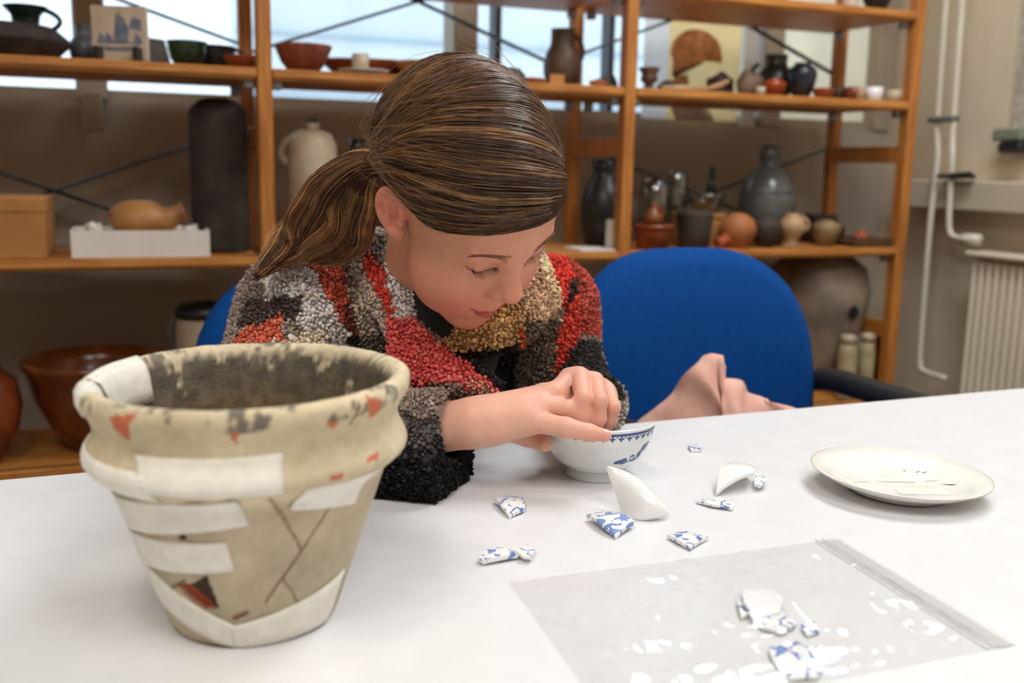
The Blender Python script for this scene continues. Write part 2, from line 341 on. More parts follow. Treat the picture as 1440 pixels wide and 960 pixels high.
# upper shelf, centre bay
vessel('fluted_bowl', 'reddish fluted terracotta bowl on the upper shelf', 'bowl', 427, 2.22, z, 78, 38, 'bowl', mat('redware', (150, 78, 52), .5, (104, 48, 30), 16, bump=.1), flute=.025, nf=20, n=80)
vessel('long_dish', 'large shallow brown dish behind the white candle cup', 'dish', 545, 2.33, z, 190, 27, 'dish', terra2, wob=.02).scale.y = .42
vessel('saucer', 'flat white saucer under the cream cup', 'saucer', 512, 2.195, z, 72, 7, 'dish', whitem)
vessel('cream_cup', 'small cream cylinder cup standing on the saucer', 'cup', 507, 2.195, z+.003, 24, 27, 'cup', creamm)
vessel('slipware_bowl', 'ochre slip-decorated bowl beside the brown dish', 'bowl', 598, 2.23, z, 84, 24, 'dish', ochre)
vessel('brown_jug', 'tall brown stoneware jug standing on the upper shelf', 'jug', 790, 2.27, z, 54, 80, [(.7, 0), (.8, .02), (.98, .25), (1, .4), (.86, .6), (.64, .74), (.62, .96), (.66, 1), (.58, 1), (.54, .75), (0, .4)], brownm, [(.62, .92, .9, .45, .35, 3, .3)])
def chunk(name, label, cat, px, Y, z, w, h, m, seed, dep=.8, group=None):
    p, s = spot(px, Y, z); r = random.Random(seed); v = []; f = []; n = 9
    for j, (rr, zq) in enumerate(((.75, 0), (1, .3), (.9, .65), (.5, .95))):
        for i in range(n):
            a = 2*PI*i/n; q = rr*(1+r.uniform(-.22, .22)); v.append((math.cos(a)*q*w*s/2, math.sin(a)*q*w*s/2*dep, max(0, zq+(r.uniform(-.14, .14) if j else 0))*h*s))
    for j in range(3):
        for i in range(n): k = (i+1) % n; f.append((j*n+i, j*n+k, j*n+n+k, j*n+n+i))
    f.append(tuple(range(n))[::-1]); f.append(tuple(range(3*n, 4*n)))
    return tag(MB().add(v, f).build(name, m, None, True, p), label, cat, group)
def curved_sherd(name, label, px, Y, z, w, h, m, tilt=.5, rz=0, group=None):
    p, s = spot(px, Y, z); v = []; n = 8; R_ = w*s/2
    for th in (0, .006):
        for i in range(n+1):
            for j in range(5):
                a = (i/n-.5)*2.0; zq = j/4; v.append(((R_-th)*math.sin(a)*(1-.25*zq*math.sin(3*a)**2), -(R_-th)*math.cos(a)+R_*.7, zq*h*s*(1-.3*abs(a)*(zq > .9))))
    f = []; q = (n+1)*5
    for i in range(n):
        for j in range(4):
            a = i*5+j; f += [(a, a+5, a+6, a+1), (q+a, q+a+1, q+a+6, q+a+5)]
        f += [(i*5, q+i*5, q+i*5+5, i*5+5), (i*5+4, i*5+9, q+i*5+9, q+i*5+4)]
    f += [tuple(range(5))+tuple(range(q+4, q-1, -1)), tuple(range(n*5+4, n*5-1, -1))+tuple(range(q+n*5, q+n*5+5))]
    o = MB().add(v, f).build(name, m, None, 'auto', p); o.rotation_euler = (-tilt, 0, rz); return tag(o, label, 'sherd', group)
chunk('dark_lump', 'dark lump of fired clay behind the girl on the upper shelf', 'clay lump', 722, 2.24, z, 40, 22, darkm, 3)
chunk('terracotta_sherd', 'flat orange terracotta sherd at the foot of the brown jug', 'sherd', 752, 2.18, z, 40, 9, terra, 4)
tag(MB().box((0, 0, .012), (.036, .004, .026)).build('cardboard_tag', card, loc=spot(783, 2.19, z)[0]), 'small cardboard tag leaning against the brown jug', 'tag')
curved_sherd('bowl_sherd', 'dark curved bowl sherd left of the middle post', 858, 2.26, z, 50, 22, blackpot, .25, .3)
chunk('terracotta_sherd', 'orange lump of terracotta in front of the dark curved sherd', 'sherd', 843, 2.19, z, 32, 11, terra, 9)
# upper shelf, right bay
vessel('small_goblet', 'small brown footed goblet beside the middle post', 'goblet', 912, 2.22, z, 30, 32, 'goblet', brownm)
chunk('dark_clay_piece', 'low dark clay piece beside the small goblet', 'clay lump', 938, 2.24, z, 30, 17, darkm, 12)
o = MB().tube([(-.09, 0, .006), (-.03, .0, .008), (.03, 0, .008)], [.007, .009, .007], 8).build('bone_handle', beigem, None, True, spot(975, 2.19, z)[0]); tag(o, 'pale bone rod lying along the shelf edge', 'bone')
o = MB().tube([(-.03, 0, .006), (.02, 0, .022), (.045, 0, .034)], [.006, .007, .005], 8).build('bone_handle', beigem, None, True, spot(1002, 2.2, z)[0]); tag(o, 'pale bone rod propped against the dark jagged sherd', 'bone')
curved_sherd('jagged_sherd', 'dark brown jagged vessel sherd standing on edge', 1013, 2.27, z, 46, 34, mat('dark_red_clay', (58, 30, 22), .6, (36, 20, 16), 16, bump=.1), .1, -.3)
chunk('grey_brown_lump', 'rounded grey brown lump in the row of finds', 'clay lump', 1052, 2.23, z, 42, 34, mat('grey_brown', (120, 98, 78), .7, (84, 66, 52), 14), 21)
vessel('dark_jug', 'squat dark green jug behind the orange pot', 'jug', 1088, 2.32, z, 52, 62, 'jug', mat('dark_olive', (40, 42, 34), .3, (26, 24, 22), 14), [(.9, .8, .9, .4, .4, 3, PI)])
vessel('orange_pot', 'small shiny orange pot in front of the dark green jug', 'pot', 1088, 2.2, z, 34, 24, 'jar', mat('orange_glaze', (170, 72, 24), .25, (120, 44, 14), 14))
vessel('shell_cup', 'tiny pale cup left of the orange pot', 'cup', 1069, 2.185, z, 14, 12, 'cup', creamm)
vessel('blue_black_pot', 'blue-black glazed pot with crumbled side', 'pot', 1126, 2.24, z, 42, 50, 'jar', mat('blue_black', (36, 42, 52), .3, (22, 22, 26), 14), wob=.05)
vessel('redware_bowl', 'low orange bowl right of the blue-black pot', 'bowl', 1157, 2.2, z, 32, 15, 'bowl', terra)
vessel('small_redware_pot', 'small brown pot with a lid perched behind the low orange bowl', 'pot', 1178, 2.27, z, 26, 24, 'jar', brownm)
vessel('redware_cup', 'small dark terracotta cup between the finds', 'cup', 1199, 2.22, z, 22, 20, 'cup', terra2)
vessel('tan_cup', 'small tan cup beside the white cup', 'cup', 1209, 2.185, z, 13, 19, 'cup', beigem)
vessel('white_cup', 'small white porcelain cup in the row of little cups', 'cup', 1228, 2.195, z, 24, 20, 'cup', whitem)
vessel('cream_beaker', 'cream beaker standing last before the end post', 'cup', 1257, 2.19, z, 22, 17, 'cup', creamm)
# top shelf
vessel('white_jar', 'small white jar on the top shelf', 'jar', 1196, 2.2, Z3, 26, 40, 'jar', whitem)
vessel('black_jar', 'round black jar on the top shelf', 'jar', 1232, 2.2, Z3, 44, 40, 'jar', blackpot)
# lower shelf, left bay
z = Z2
p, s = spot(8, 2.27, z); t = empty('cardboard_box', p, 'brown cardboard box with a lid on the lower shelf', 'box', rz=-.04)
MB().box((0, 0, .046), (.172, .2, .092), bev=.002).build('box_body', card, t); MB().box((0, 0, .104), (.176, .204, .03), bev=.003).build('box_lid', card, t)
p, s = spot(200, 2.235, z); t = empty('white_tray_box', p, 'open white cardboard tray on the lower shelf', 'box', rz=-.02); W_ = .262; H_ = .054
for c, d in (((0, -.07, H_/2), (W_, .004, H_)), ((0, .07, H_/2), (W_, .004, H_)), ((-W_/2, 0, H_/2), (.004, .14, H_)), ((W_/2, 0, H_/2), (.004, .14, H_))): MB().box(c, d).build('side', paperw, t)
MB().box((0, 0, .004), (W_, .14, .004)).build('bottom', paperw, t)
p, s = spot(205, 2.235, z+.012); t = empty('pig_jug', p, 'ochre pottery animal-shaped jug lying in the white tray', 'jug')
k = spline([(-.066, 0, .05), (-.04, 0, .058), (0, 0, .056), (.035, 0, .058), (.058, 0, .068), (.08, 0, .076)], 18)
MB().tube(k, list(np.interp(np.linspace(0, 1, 18), [0, .06, .25, .45, .62, .78, .93, 1], [.006, .028, .043, .045, .036, .021, .019, .024])), 20).build('body', ochre, t, True)
for sx, sy in ((-.04, -.02), (-.03, .02), (.03, -.02), (.03, .02)): MB().tube([(sx, sy, 0), (sx, sy, .03)], [.008, .011], 8).build('foot', ochre, t, True)
arc_handle(-.062, .06, -.03, .09, -.02, .006, 0).build('handle', darkm, t, True)
for i, (px, w, h) in enumerate(((136, 30, 30), (268, 26, 16), (250, 18, 8))):
    p, s = spot(px, 2.235, z+.008); r = random.Random(i+50); q = [(math.cos(a)*w*s*.5*r.uniform(.7, 1.1), math.sin(a)*.04*r.uniform(.7, 1.1)) for a in np.linspace(0, 2*PI, 9)[:-1]]
    m_ = MB(); v = [(x_, y_, .002) for x_, y_ in q]+[(x_*.95, y_, .036+.02*r.random()) for x_, y_ in q]+[(x_*.4, y_*.4, .040+h*s*r.uniform(.2, .5)) for x_, y_ in q]; f = []
    for j in range(2): f += [(j*8+a, j*8+(a+1) % 8, j*8+8+(a+1) % 8, j*8+8+a) for a in range(8)]
    m_.add(v, f+[tuple(range(8))[::-1], tuple(range(16, 24))])
    tag(m_.build('tissue_wad', paperw, None, False, p), ('crumpled white tissue at the tail of the pig jug', 'crumpled white tissue under the snout of the pig jug', 'small tissue fold beside the pig jug')[i], 'tissue')
def lid_(o, R_, H): MB().lathe([(R_*.74, H*.955), (R_*.7, H*1.0), (R_*.3, H*1.02), (0, H*1.02)], 24).build('mouth', blackpot, o, True)
vessel('ribbed_crock', 'tall dark ribbed stoneware crock on the lower shelf', 'crock', 312, 2.29, z, 79, 205, 'ribbed', darkm, n=48, extra=lid_)
# lower shelf, centre bay
def neck(o, R_, H):
    MB().lathe([(R_*.28, H*.93), (R_*.26, H*.97), (R_*.32, H), (R_*.24, H), (R_*.2, H*.9)], 20).build('neck', creamm, o, True)
    MB().lathe([(R_*.2, H*.99), (R_*.2, H*1.035), (0, H*1.04)], 16).build('stopper', blackpot, o, True)
vessel('cream_jug', 'tall cream stoneware jug with a side handle behind the pine post', 'jug', 442, 2.25, z, 68, 176, [(.85, 0), (.93, .01), (1, .1), (1, .72), (.94, .84), (.74, .92), (.34, .95), (0, .95)], creamm, [(.3, .93, .96, .68, .62, 6, PI)], extra=neck)
vessel('dark_storage_jar', 'dark jar half hidden behind the cream jug', 'jar', 505, 2.33, z, 80, 150, 'bottle', blackpot)
vessel('black_storage_jar', 'large matt black jar near the middle post', 'jar', 848, 2.31, z, 66, 118, [(.7, 0), (.8, .02), (1, .3), (1, .5), (.85, .68), (.55, .8), (.5, .9), (.62, 1), (.5, 1), (.4, .85), (0, .6)], blackpot)
tag(MB().box((0, 0, .036), (.026, .03, .072), bev=.002).build('small_cream_box', paperw, loc=spot(861, 2.2, z)[0]), 'narrow cream box beside the black jar', 'box')
tag(MB().slab([(-.04, -.05, 0), (.05, -.05, 0), (.05, .05, 0), (-.04, .05, 0)], -.004, (0, 0, 1)).build('paper_label', paperw, loc=spot(826, 2.2, z)[0]), 'white paper label lying on the lower shelf', 'paper')
# lower shelf, right bay
vessel('terracotta_crock', 'low terracotta pot with painted side carrying the small brown bottle', 'pot', 918, 2.2, z, 58, 34, [(.75, 0), (.8, .03), (.92, .7), (.9, .8), (1, .85), (1, 1), (.9, 1), (.8, .3), (0, .85)], terra2)
vessel('small_brown_bottle', 'small brown bottle standing on the low terracotta pot', 'bottle', 918, 2.2, z+.0515, 27, 36, 'bottle', mat('ginger_brown', (140, 76, 30), .4, (98, 50, 20), 14), [(.3, .85, .85, .4, .4, 2.2, 0)])
vessel('glass_jar', 'tall clear glass jar behind the small brown bottle', 'jar', 918, 2.39, z, 46, 88, 'tall', jarglass)
vessel('glass_jar', 'clear glass jar touching the cardboard carton', 'jar', 948, 2.41, z, 32, 98, 'tall', jarglass)
p, s = spot(980, 2.32, z); t = empty('open_carton', p, 'open brown carton behind the dark mug', 'box', rz=-.2)
MB().box((0, 0, .042), (.115, .1, .084), bev=.002).build('box_body', card, t); MB().box((0, -.052, .08), (.11, .004, .012)).build('flap', card, t)
vessel('glass_bowl', 'clear glass bowl standing on the carton', 'bowl', 992, 2.33, z+.0845, 56, 26, 'bowl', jarglass)
vessel('green_bottle', 'thin green glass bottle behind the carton', 'bottle', 996, 2.41, z, 22, 102, [(.9, 0), (1, .02), (1, .6), (.4, .78), (.4, 1), (.3, 1), (0, .9)], mat('green_glass_dark', (22, 58, 30), .1, (16, 40, 22), 9))
vessel('dark_mug', 'dark brown straight-sided mug on the lower shelf', 'mug', 975, 2.21, z, 52, 52, [(.78, 0), (.85, .03), (.9, .4), (1, .85), (.97, 1), (.9, 1), (.85, .5), (0, .1)], darkm)
def spout(o, R_, H): MB().tube([(-R_*.7, -.01, H*.3), (-R_*1.15, -.015, H*.18), (-R_*1.45, -.02, H*.16)], [R_*.32, R_*.26, R_*.32], 14).build('spout', terra, o, True)
vessel('terracotta_jug', 'rounded terracotta jug lying with its spout forward', 'jug', 1036, 2.21, z, 52, 48, [(.6, 0), (.75, .06), (.98, .4), (1, .55), (.85, .8), (.4, .97), (0, 1)], mat('orange_clay', (176, 108, 60), .6, (138, 76, 36), 14, bump=.1), extra=spout)
def shoulder(o, R_, H): MB().lathe([(R_*.93, H*.50), (R_*.97, H*.52), (R_*.8, H*.62), (R_*.62, H*.68), (R_*.6, H*.67)], 40).build('blue_band', mat('cobalt_band', (52, 64, 84), .35, (90, 96, 100), 12), o, True)
vessel('large_bottle', 'big round grey stoneware bottle with narrow neck', 'bottle', 1075, 2.31, z, 80, 136, [(.5, 0), (.62, .02), (.95, .25), (1, .42), (.93, .56), (.68, .7), (.36, .78), (.31, .82), (.36, .86), (.33, .99), (.27, 1), (.2, .82), (0, .75)], mat('grey_stoneware_glazed', (98, 98, 94), .22, (70, 70, 66), 10), extra=shoulder)
vessel('dark_pot', 'dark squat pot between the terracotta jug and the beige jug', 'pot', 1076, 2.2, z, 44, 42, 'jar', darkm)
vessel('beige_jug', 'small beige jug on a foot with a loop handle', 'jug', 1112, 2.2, z, 38, 46, [(.75, 0), (.8, .04), (.45, .16), (.6, .3), (.98, .5), (1, .66), (.75, .84), (.5, .92), (.55, 1), (.42, 1), (0, .8)], beigem, [(.6, .92, .95, .5, .4, 3, 0)])
p, s = spot(1147, 2.33, z); tag(MB().box((0, 0, .04), (.08, .08, .08), bev=.003).build('dark_box', mat('dark_box', (46, 30, 24), .6, (36, 24, 20), 10), loc=p), 'dark brown box behind the beige jugs', 'box')
vessel('beige_pot', 'round beige pot with a dark broken mouth', 'pot', 1160, 2.21, z, 40, 36, 'jar', mat('olive_beige', (146, 122, 82), .55, (110, 88, 56), 14), extra=lambda o, R_, H: MB().tube([(R_*.7, 0, H*.6), (R_*1.3, 0, H*.55)], [R_*.4, R_*.45], 12).build('broken_mouth', darkm, o, True))
p, s = spot(1213, 2.2, z); t = empty('wooden_tray', p, 'low dark wooden tray near the end post', 'tray', rz=-.1); MB().box((0, 0, .008), (.12, .1, .016), bev=.003).build('tray_base', mat('dark_wood', (92, 58, 30), .6, (66, 40, 20), 9, stretch=(1, 12, 12)), t)
for sy in (-1, 1): MB().box((0, sy*.046, .02), (.12, .008, .012), bev=.002).build('tray_edge', mat('dark_wood', (0, 0, 0)), t)
vessel('clay_knob', 'small rounded terracotta knob sitting in the wooden tray', 'clay knob', 1211, 2.2, z+.0165, 22, 16, 'lid', terra)
# bottom shelf
z = Z0
vessel('brown_jar', 'round brown glazed jar at the end of the bottom shelf', 'jar', -35, 2.22, z, 132, 140, [(.45, 0), (.5, .02), (.9, .35), (1, .6), (.9, .84), (.6, .96), (.64, 1), (.5, 1), (0, .9)], terra2)
vessel('big_brown_bowl', 'large brown glazed cooking bowl with dark interior on the bottom shelf', 'bowl', 140, 2.27, z, 188, 130, [(.3, 0), (.36, .03), (.62, .25), (.86, .6), (.95, .88), (1, .93), (1, 1), (.93, 1), (.9, .85), (.55, .25), (0, .1)], mat('brown_glaze_dark', (128, 66, 24), .2, (66, 32, 14), 8), [(1.0, .9, .98, .6, .14, 5, PI*.82)], n=48)
def clamp(o, R_, H):
    MB().lathe([(R_*.95, H*.9), (R_*1.0, H*.94), (R_*.9, H), (0, H*1.03)], 28).build('lid', blackpot, o, True); arc_handle(-R_*.95, H*.92, -R_*.95, H*.6, -R_*.25, .006, 0).build('clamp', steel, o, True)
vessel('preserving_crock', 'cream crock with a dark clamped lid on the bottom shelf', 'crock', 296, 2.33, z, 84, 182, [(.8, 0), (.9, .02), (1, .2), (1, .8), (.93, .9), (0, .9)], creamm, extra=clamp)
def hole(o, R_, H):
    MB().lathe([(R_*.13, 0), (R_*.1, .004), (0, .002)], 12).build('broken_hole', mat('hole_black', (10, 9, 8), .9, (16, 14, 12), 9), o, False).matrix_local = Matrix.Translation(RV*R_*.44-FV*R_*.885+Vector((0, 0, H*.60))) @ (RV*.44-FV*.9).to_track_quat('Z', 'Y').to_matrix().to_4x4()
vessel('large_storage_jar', 'large grey earthenware storage jar with a hole behind the blue chair', 'jar', 1140, 2.325, z, 140, 192, [(.34, 0), (.42, .02), (.72, .26), (.96, .58), (1, .72), (.9, .88), (.6, .97), (.52, 1), (.45, 1), (.4, .95), (0, .9)], greym, extra=hole, n=48)
for i, (px, w, h, nm) in enumerate(((1187, 26, 40, 'left of its twin'), (1214, 22, 42, 'second in the row'))):
    def lab(o, R_, H): MB().lathe([(R_*.8, H*.86), (R_*.8, H*.98), (0, H)], 20).build('jar_lid', creamm, o, True)
    vessel('small_jar', 'small pale jar under the armrest, '+nm, 'jar', px, 2.17, z+.0, w, 92, [(.9, 0), (1, .03), (1, .7), (.8, .85), (0, .86)], mat('pale_label_jar', (176, 160, 122), .5, (140, 122, 88), 14), extra=lab)
vessel('small_jar', 'small dark jar with orange lid beside the pale jars', 'jar', 1236, 2.24, z, 20, 88, [(.9, 0), (1, .03), (1, .8), (.8, .9), (.85, 1), (0, 1)], terra2)
# ------------------------------------------------------------------ poster behind the shelves
p = YP(968, 100, WY-.02); ps = empty('helmet_poster', (1.57, WY-.04, 1.19), 'yellow poster showing a brown helmet, standing in the window', 'poster')
py_ = mat('poster_yellow', (255, 226, 166), .6, (252, 220, 156), 4); pg = mat('poster_pale', (240, 238, 234), .6, (234, 232, 228), 4)
translucent(py_, .5); translucent(pg, .5)
MB().add([(-.09, 0, 0), (.15, 0, 0), (.15, 0, .30), (-.09, 0, .30)], [(0, 1, 2, 3)]).build('poster_sheet', py_, ps); MB().add([(-.17, 0, 0), (-.09, 0, 0), (-.09, 0, .30), (-.17, 0, .30)], [(0, 1, 2, 3)]).build('poster_border', pg, ps)
_pl = [0.]
def pp(pts, m, name='poster_print'):
    _pl[0] += .0008; MB().add([(x_, -_pl[0], z_) for x_, z_ in pts], [tuple(range(len(pts)))]).build(name, translucent(m, .5) if len(m.node_tree.nodes) < 9 else m, ps)
hc = mat('poster_helmet', (222, 164, 124), .6, (176, 116, 86), 30); hs = mat('poster_skin', (232, 190, 156), .6, (140, 96, 72), 30); hd = mat('poster_dark', (112, 98, 94), .6, (70, 62, 60), 20); hw = mat('poster_cloth', (196, 180, 176), .6, (168, 140, 132), 26)
pp([(-.075, .165)]+[(-.0+.085*math.cos(a)-.0, .185+.07*math.sin(a)) for a in np.linspace(PI, .1, 14)]+[(.09, .165), (.03, .168), (-.03, .145), (-.078, .12)], hc)
pp([(-.078, .13), (-.03, .147), (.03, .168), (.02, .16), (-.03, .135), (-.07, .115)], hd)
pp([(-.07, .118), (-.025, .13), (-.02, .09), (-.01, .06), (.03, .03), (.05, .0), (-.06, .0), (-.08, .04), (-.085, .08)], hs)
pp([(-.06, .0), (-.065, .03), (-.03, .055), (.03, .05), (.06, .02), (.07, .0)], hw)
# ------------------------------------------------------------------ chairs
bluef = mat('blue_upholstery', (0, 68, 138), .85, (0, 61, 128), 140, spec=.15, bump=.15, bscale=900, sheen=.0); plast = mat('black_plastic', (26, 25, 25), .45, (34, 33, 32), 30)
def superback(w0, h0, th, n=24, mm=16):
    v = []; f = []; rings = []
    for zi, (sc, off) in enumerate(((.0, -th), (.5, -th), (.86, -th*.92), (.97, -th*.6), (1, 0), (.97, th*.5), (.86, th*.8), (.5, th*.85), (0, th*.85))):
        ring = []
        for i in range(48):
            a = 2*PI*i/48; c, s_ = math.cos(a), math.sin(a); e = .55 if s_ > 0 else .45
            x_ = sc*w0*math.copysign(abs(c)**(e if s_ < 0 else .66), c); z_ = sc*h0*math.copysign(abs(s_)**(.80 if s_ > 0 else .5), s_)
            y_ = off+.35*x_*x_*-1+.10*(z_/h0)**2*.2; ring.append(len(v)); v.append((x_, y_, z_))
        rings.append(ring)
    for a, b in zip(rings, rings[1:]):
        for i in range(48): j = (i+1) % 48; f.append((a[i], a[j], b[j], b[i]))
    return MB().add(v, f)
def make_chair(loc, rz, label, dz=0.):
    t = empty('office_chair', loc, label, 'chair', rz=rz)      # faces local -Y
    b = superback(.240, .25, .035).build('backrest', bluef, t, True); b.location = (0, .20, .70+dz); b.rotation_euler.x = -.10
    superback(.232, .24, .012).build('back_shell', plast, b, True).location = (0, .045, 0)
    s_ = MB().box((0, -.02, .455+dz), (.46, .44, .07), bev=.03).build('seat', bluef, t, 'auto'); MB().box((0, -.02, .41+dz), (.42, .40, .03), bev=.01).build('seat_pan', plast, t)
    MB().tube([(0, .12, .40+dz), (0, .26, .42+dz), (0, .285, .52+dz), (0, .265, .68+dz)], .018, 10, .6).build('back_strut', plast, t, True)
    for sx in (-1, 1):
        k = spline([(sx*.20, .16, .43), (sx*.255, .21, .52), (sx*.25, .215, .66), (sx*.25, .17, .715), (sx*.256, .02, .718), (sx*.262, -.12, .708), (sx*.258, -.19, .66), (sx*.25, -.15, .52), (sx*.2, -.10, .42)], 34)
        MB().tube(k+np.array([0, 0, dz]), .017, 10, 1.25).build('armrest', plast, t, True)
    MB().tube([(0, 0, .10), (0, 0, .41+dz)], .026, 14).build('gas_pole', plast, t, True)
    for k in range(5):
        a = 2*PI*k/5+.3; c, q = math.cos(a), math.sin(a)
        lg = MB().tube([(0, 0, .115), (c*.13, q*.13, .105), (c*.24, q*.24, .075)], [.026, .022, .016], 8).build('base_leg', plast, t, True)
        MB().tube([(c*.24-q*.014, q*.24+c*.014, .028), (c*.24+q*.014, q*.24-c*.014, .028)], .028, 14).build('caster', plast, lg, True)
    return t
ch1 = make_chair((.908, 1.235, 0), math.radians(2), 'empty blue office chair with a pink garment on its seat', -.028)
# ------------------------------------------------------------------ noise and colour helpers
def vnoise(p, scale, seed=0):
    q = np.asarray(p, float)*scale+seed*17.31; i = np.floor(q).astype(np.int64); f = q-i; f = f*f*(3-2*f); out = np.zeros(len(q))
    for dx in (0, 1):
        for dy in (0, 1):
            for dz in (0, 1):
                h = (i[:, 0]+dx)*374761393+(i[:, 1]+dy)*668265263+(i[:, 2]+dz)*2147483647+seed*1013
                h = (h ^ (h >> 13))*1274126177; h = ((h ^ (h >> 16)) & 0xffff)/65535.
                out += h*(f[:, 0] if dx else 1-f[:, 0])*(f[:, 1] if dy else 1-f[:, 1])*(f[:, 2] if dz else 1-f[:, 2])
    return out
def fbm(p, scale, seed=0, o=4):
    return sum(vnoise(p, scale*2**k, seed+k)*.5**k for k in range(o))/sum(.5**k for k in range(o))
def inpoly(x, y, poly):
    poly = np.asarray(poly, float); c = np.zeros(len(x), bool); j = len(poly)-1
    for i in range(len(poly)):
        xi, yi = poly[i]; xj, yj = poly[j]; den = (yj-yi) or 1e-12
        c ^= ((yi > y) != (yj > y)) & (x < (xj-xi)*(y-yi)/den+xi); j = i
    return c
def segdist(x, y, pts):
    d = np.full(len(x), 9e9)
    for (ax, ay), (bx, by) in zip(pts, pts[1:]):
        t = np.clip(((x-ax)*(bx-ax)+(y-ay)*(by-ay))/((bx-ax)**2+(by-ay)**2+1e-12), 0, 1); d = np.minimum(d, np.hypot(x-ax-t*(bx-ax), y-ay-t*(by-ay)))
    return d
linv = np.vectorize(lin)
def setcol(o, c, name='Col'):
    me = o.data; a = me.color_attributes.new(name, 'FLOAT_COLOR', 'POINT'); c = np.concatenate([linv(np.clip(c, 0, 255)), np.ones((len(c), 1))], 1); a.data.foreach_set('color', c.astype(np.float32).ravel())
def npmesh(name, v, quads, m, parent=None, smooth=True, tris=None):
    me = bpy.data.meshes.new(name); nv = len(v); me.vertices.add(nv); me.vertices.foreach_set('co', np.asarray(v, np.float32).ravel())
    f = np.asarray(quads if tris is None else tris, np.int32); k = f.shape[1]
    me.loops.add(f.size); me.loops.foreach_set('vertex_index', f.ravel()); me.polygons.add(len(f)); me.polygons.foreach_set('loop_start', np.arange(0, f.size, k, dtype=np.int32))
    me.update(calc_edges=True); me.validate()
    if smooth: me.shade_smooth()
    me.materials.append(m); o = bpy.data.objects.new(name, me); col.objects.link(o)
    if parent: o.parent = parent
    return o
# ------------------------------------------------------------------ taped flower pot
pot = empty('taped_flower_pot', (.078, .672, .74), 'cream earthenware flower pot mended with strips of masking tape', 'flower pot')
PO = np.array([(.054, 0), (.0565, .004), (.091, .108), (.098, .114), (.105, .120), (.1055, .127), (.101, .133), (.098, .141), (.100, .150), (.106, .158), (.108, .165), (.106, .170), (.101, .172), (.095, .169), (.091, .160), (.088, .140), (.084, .115), (.05, .012), (.0, .010)])
sl = np.concatenate([[0], np.cumsum(np.hypot(*np.diff(PO, axis=0).T))])
_k = np.linspace(0, sl[-1], 400); _r = np.interp(_k, sl, PO[:, 0]); _z = np.interp(_k, sl, PO[:, 1]); ker = np.ones(9)/9
_r = np.convolve(np.pad(_r, 4, 'edge'), ker, 'valid'); _z = np.convolve(np.pad(_z, 4, 'edge'), ker, 'valid')
def ps_(s): return np.interp(s, _k, _r), np.interp(s, _k, _z)
def s_of_z(z): return np.interp(z, PO[:13, 1], sl[:13])
def pot_pt(th, s, off=0.):
    r, z = ps_(s); r2, z2 = ps_(s+.001); r1, z1 = ps_(s-.001); n = np.stack([z2-z1, -(r2-r1)]); n = n/np.maximum(np.hypot(*n), 1e-9)
    w = 1+.008*np.sin(2*th+.6)+.005*np.sin(3*th+2); rr = r*w+n[0]*off; return np.stack([rr*np.cos(th), rr*np.sin(th), z+n[1]*off+.002*np.sin(th+1)*np.clip(z/.17, 0, 1)], -1)
NT = 420; s_arr = np.concatenate([np.linspace(0, sl[12], 110), np.linspace(sl[12], sl[-1]-.001, 60)[1:]]); NS = len(s_arr)
th = np.repeat(np.linspace(0, 2*PI, NT, endpoint=False), NS); ss = np.tile(s_arr, NT); v = pot_pt(th, ss)
v += (vnoise(v, 90, 3)-.5)[:, None]*.0012
deg = np.degrees(th); zo = np.where(ss <= sl[12], v[:, 2], 9)
n1 = .6*fbm(v, 60, 1)+.4*fbm(v, 210, 21, 3); n2 = fbm(v, 25, 5); n3 = fbm(v, 160, 9)
c = np.array([222, 208, 176.])[None]*(.86+.22*n2[:, None])+(n1-.5)[:, None]*np.array([30, 30, 34.])
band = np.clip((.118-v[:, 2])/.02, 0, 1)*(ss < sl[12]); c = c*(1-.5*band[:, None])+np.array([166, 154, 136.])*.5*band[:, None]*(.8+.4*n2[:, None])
rim = (ss > sl[9]) & (ss < sl[14]); dk = np.clip((n1-.52)*14, 0, 1)*rim; c = c*(1-.75*dk[:, None])+np.array([86, 80, 74.])*.75*dk[:, None]
inn = np.clip((ss-sl[13]-.002)/.006, 0, 1); dirt = np.clip((n1+.35*np.clip((ss-sl[13])/.05, 0, 1)-.44)*12, 0, 1)*inn
mud = np.array([92, 84, 72.])*(.75+.6*n3[:, None]); low = np.clip((ss-sl[14]-.012)/.03, 0, 1); mud = mud*(1-low[:, None])+np.array([120, 98, 66.])*(.6+.7*n3[:, None])*low[:, None]; c = c*(1-dirt[:, None])+mud*dirt[:, None]
OR = np.array([204, 112, 74.])
for poly in ([(217.2, .1624), (227.7, .1668), (221.4, .1467), (216.1, .1488)], [(303.9, .170), (313, .1643), (312.9, .1557), (307.4, .1529)], [(288.9, .157), (292.1, .158), (294, .1531), (290.7, .1528)], [(307.4, .1302), (312.7, .1305), (309.8, .1258), (305.2, .1261)], [(289, .124), (295, .125), (296, .1215), (290, .121)], [(258, .158), (259.5, .158), (258.5, .149), (257.5, .149)]):
    k = inpoly(deg+4*(n3-.5), zo, poly); c[k] = OR*(.85+.3*n1[k, None])
sx = (deg-270)*PI/180*.085
for pts, wd in (([(268.8, .1149), (285.4, .0698), (299.8, .1079)], .0006), ([(285.4, .0698), (269.4, .0363)], .0008), ([(277.3, .051), (289.4, .0266)], .0007), ([(251.8, .0251), (259, .0288)], .0014), ([(228.8, .052), (217.1, .0431)], .0008), ([(255, .115), (258, .105)], .0006), ([(301, .166), (299, .152)], .0006)):
    d = segdist(sx+(n3-.5)*.0016, zo, [((a-270)*PI/180*.085, b) for a, b in pts]); k = np.clip(1.6-d/wd, 0, 1)[:, None]; c = c*(1-k)+np.array([112, 66, 48.])*k
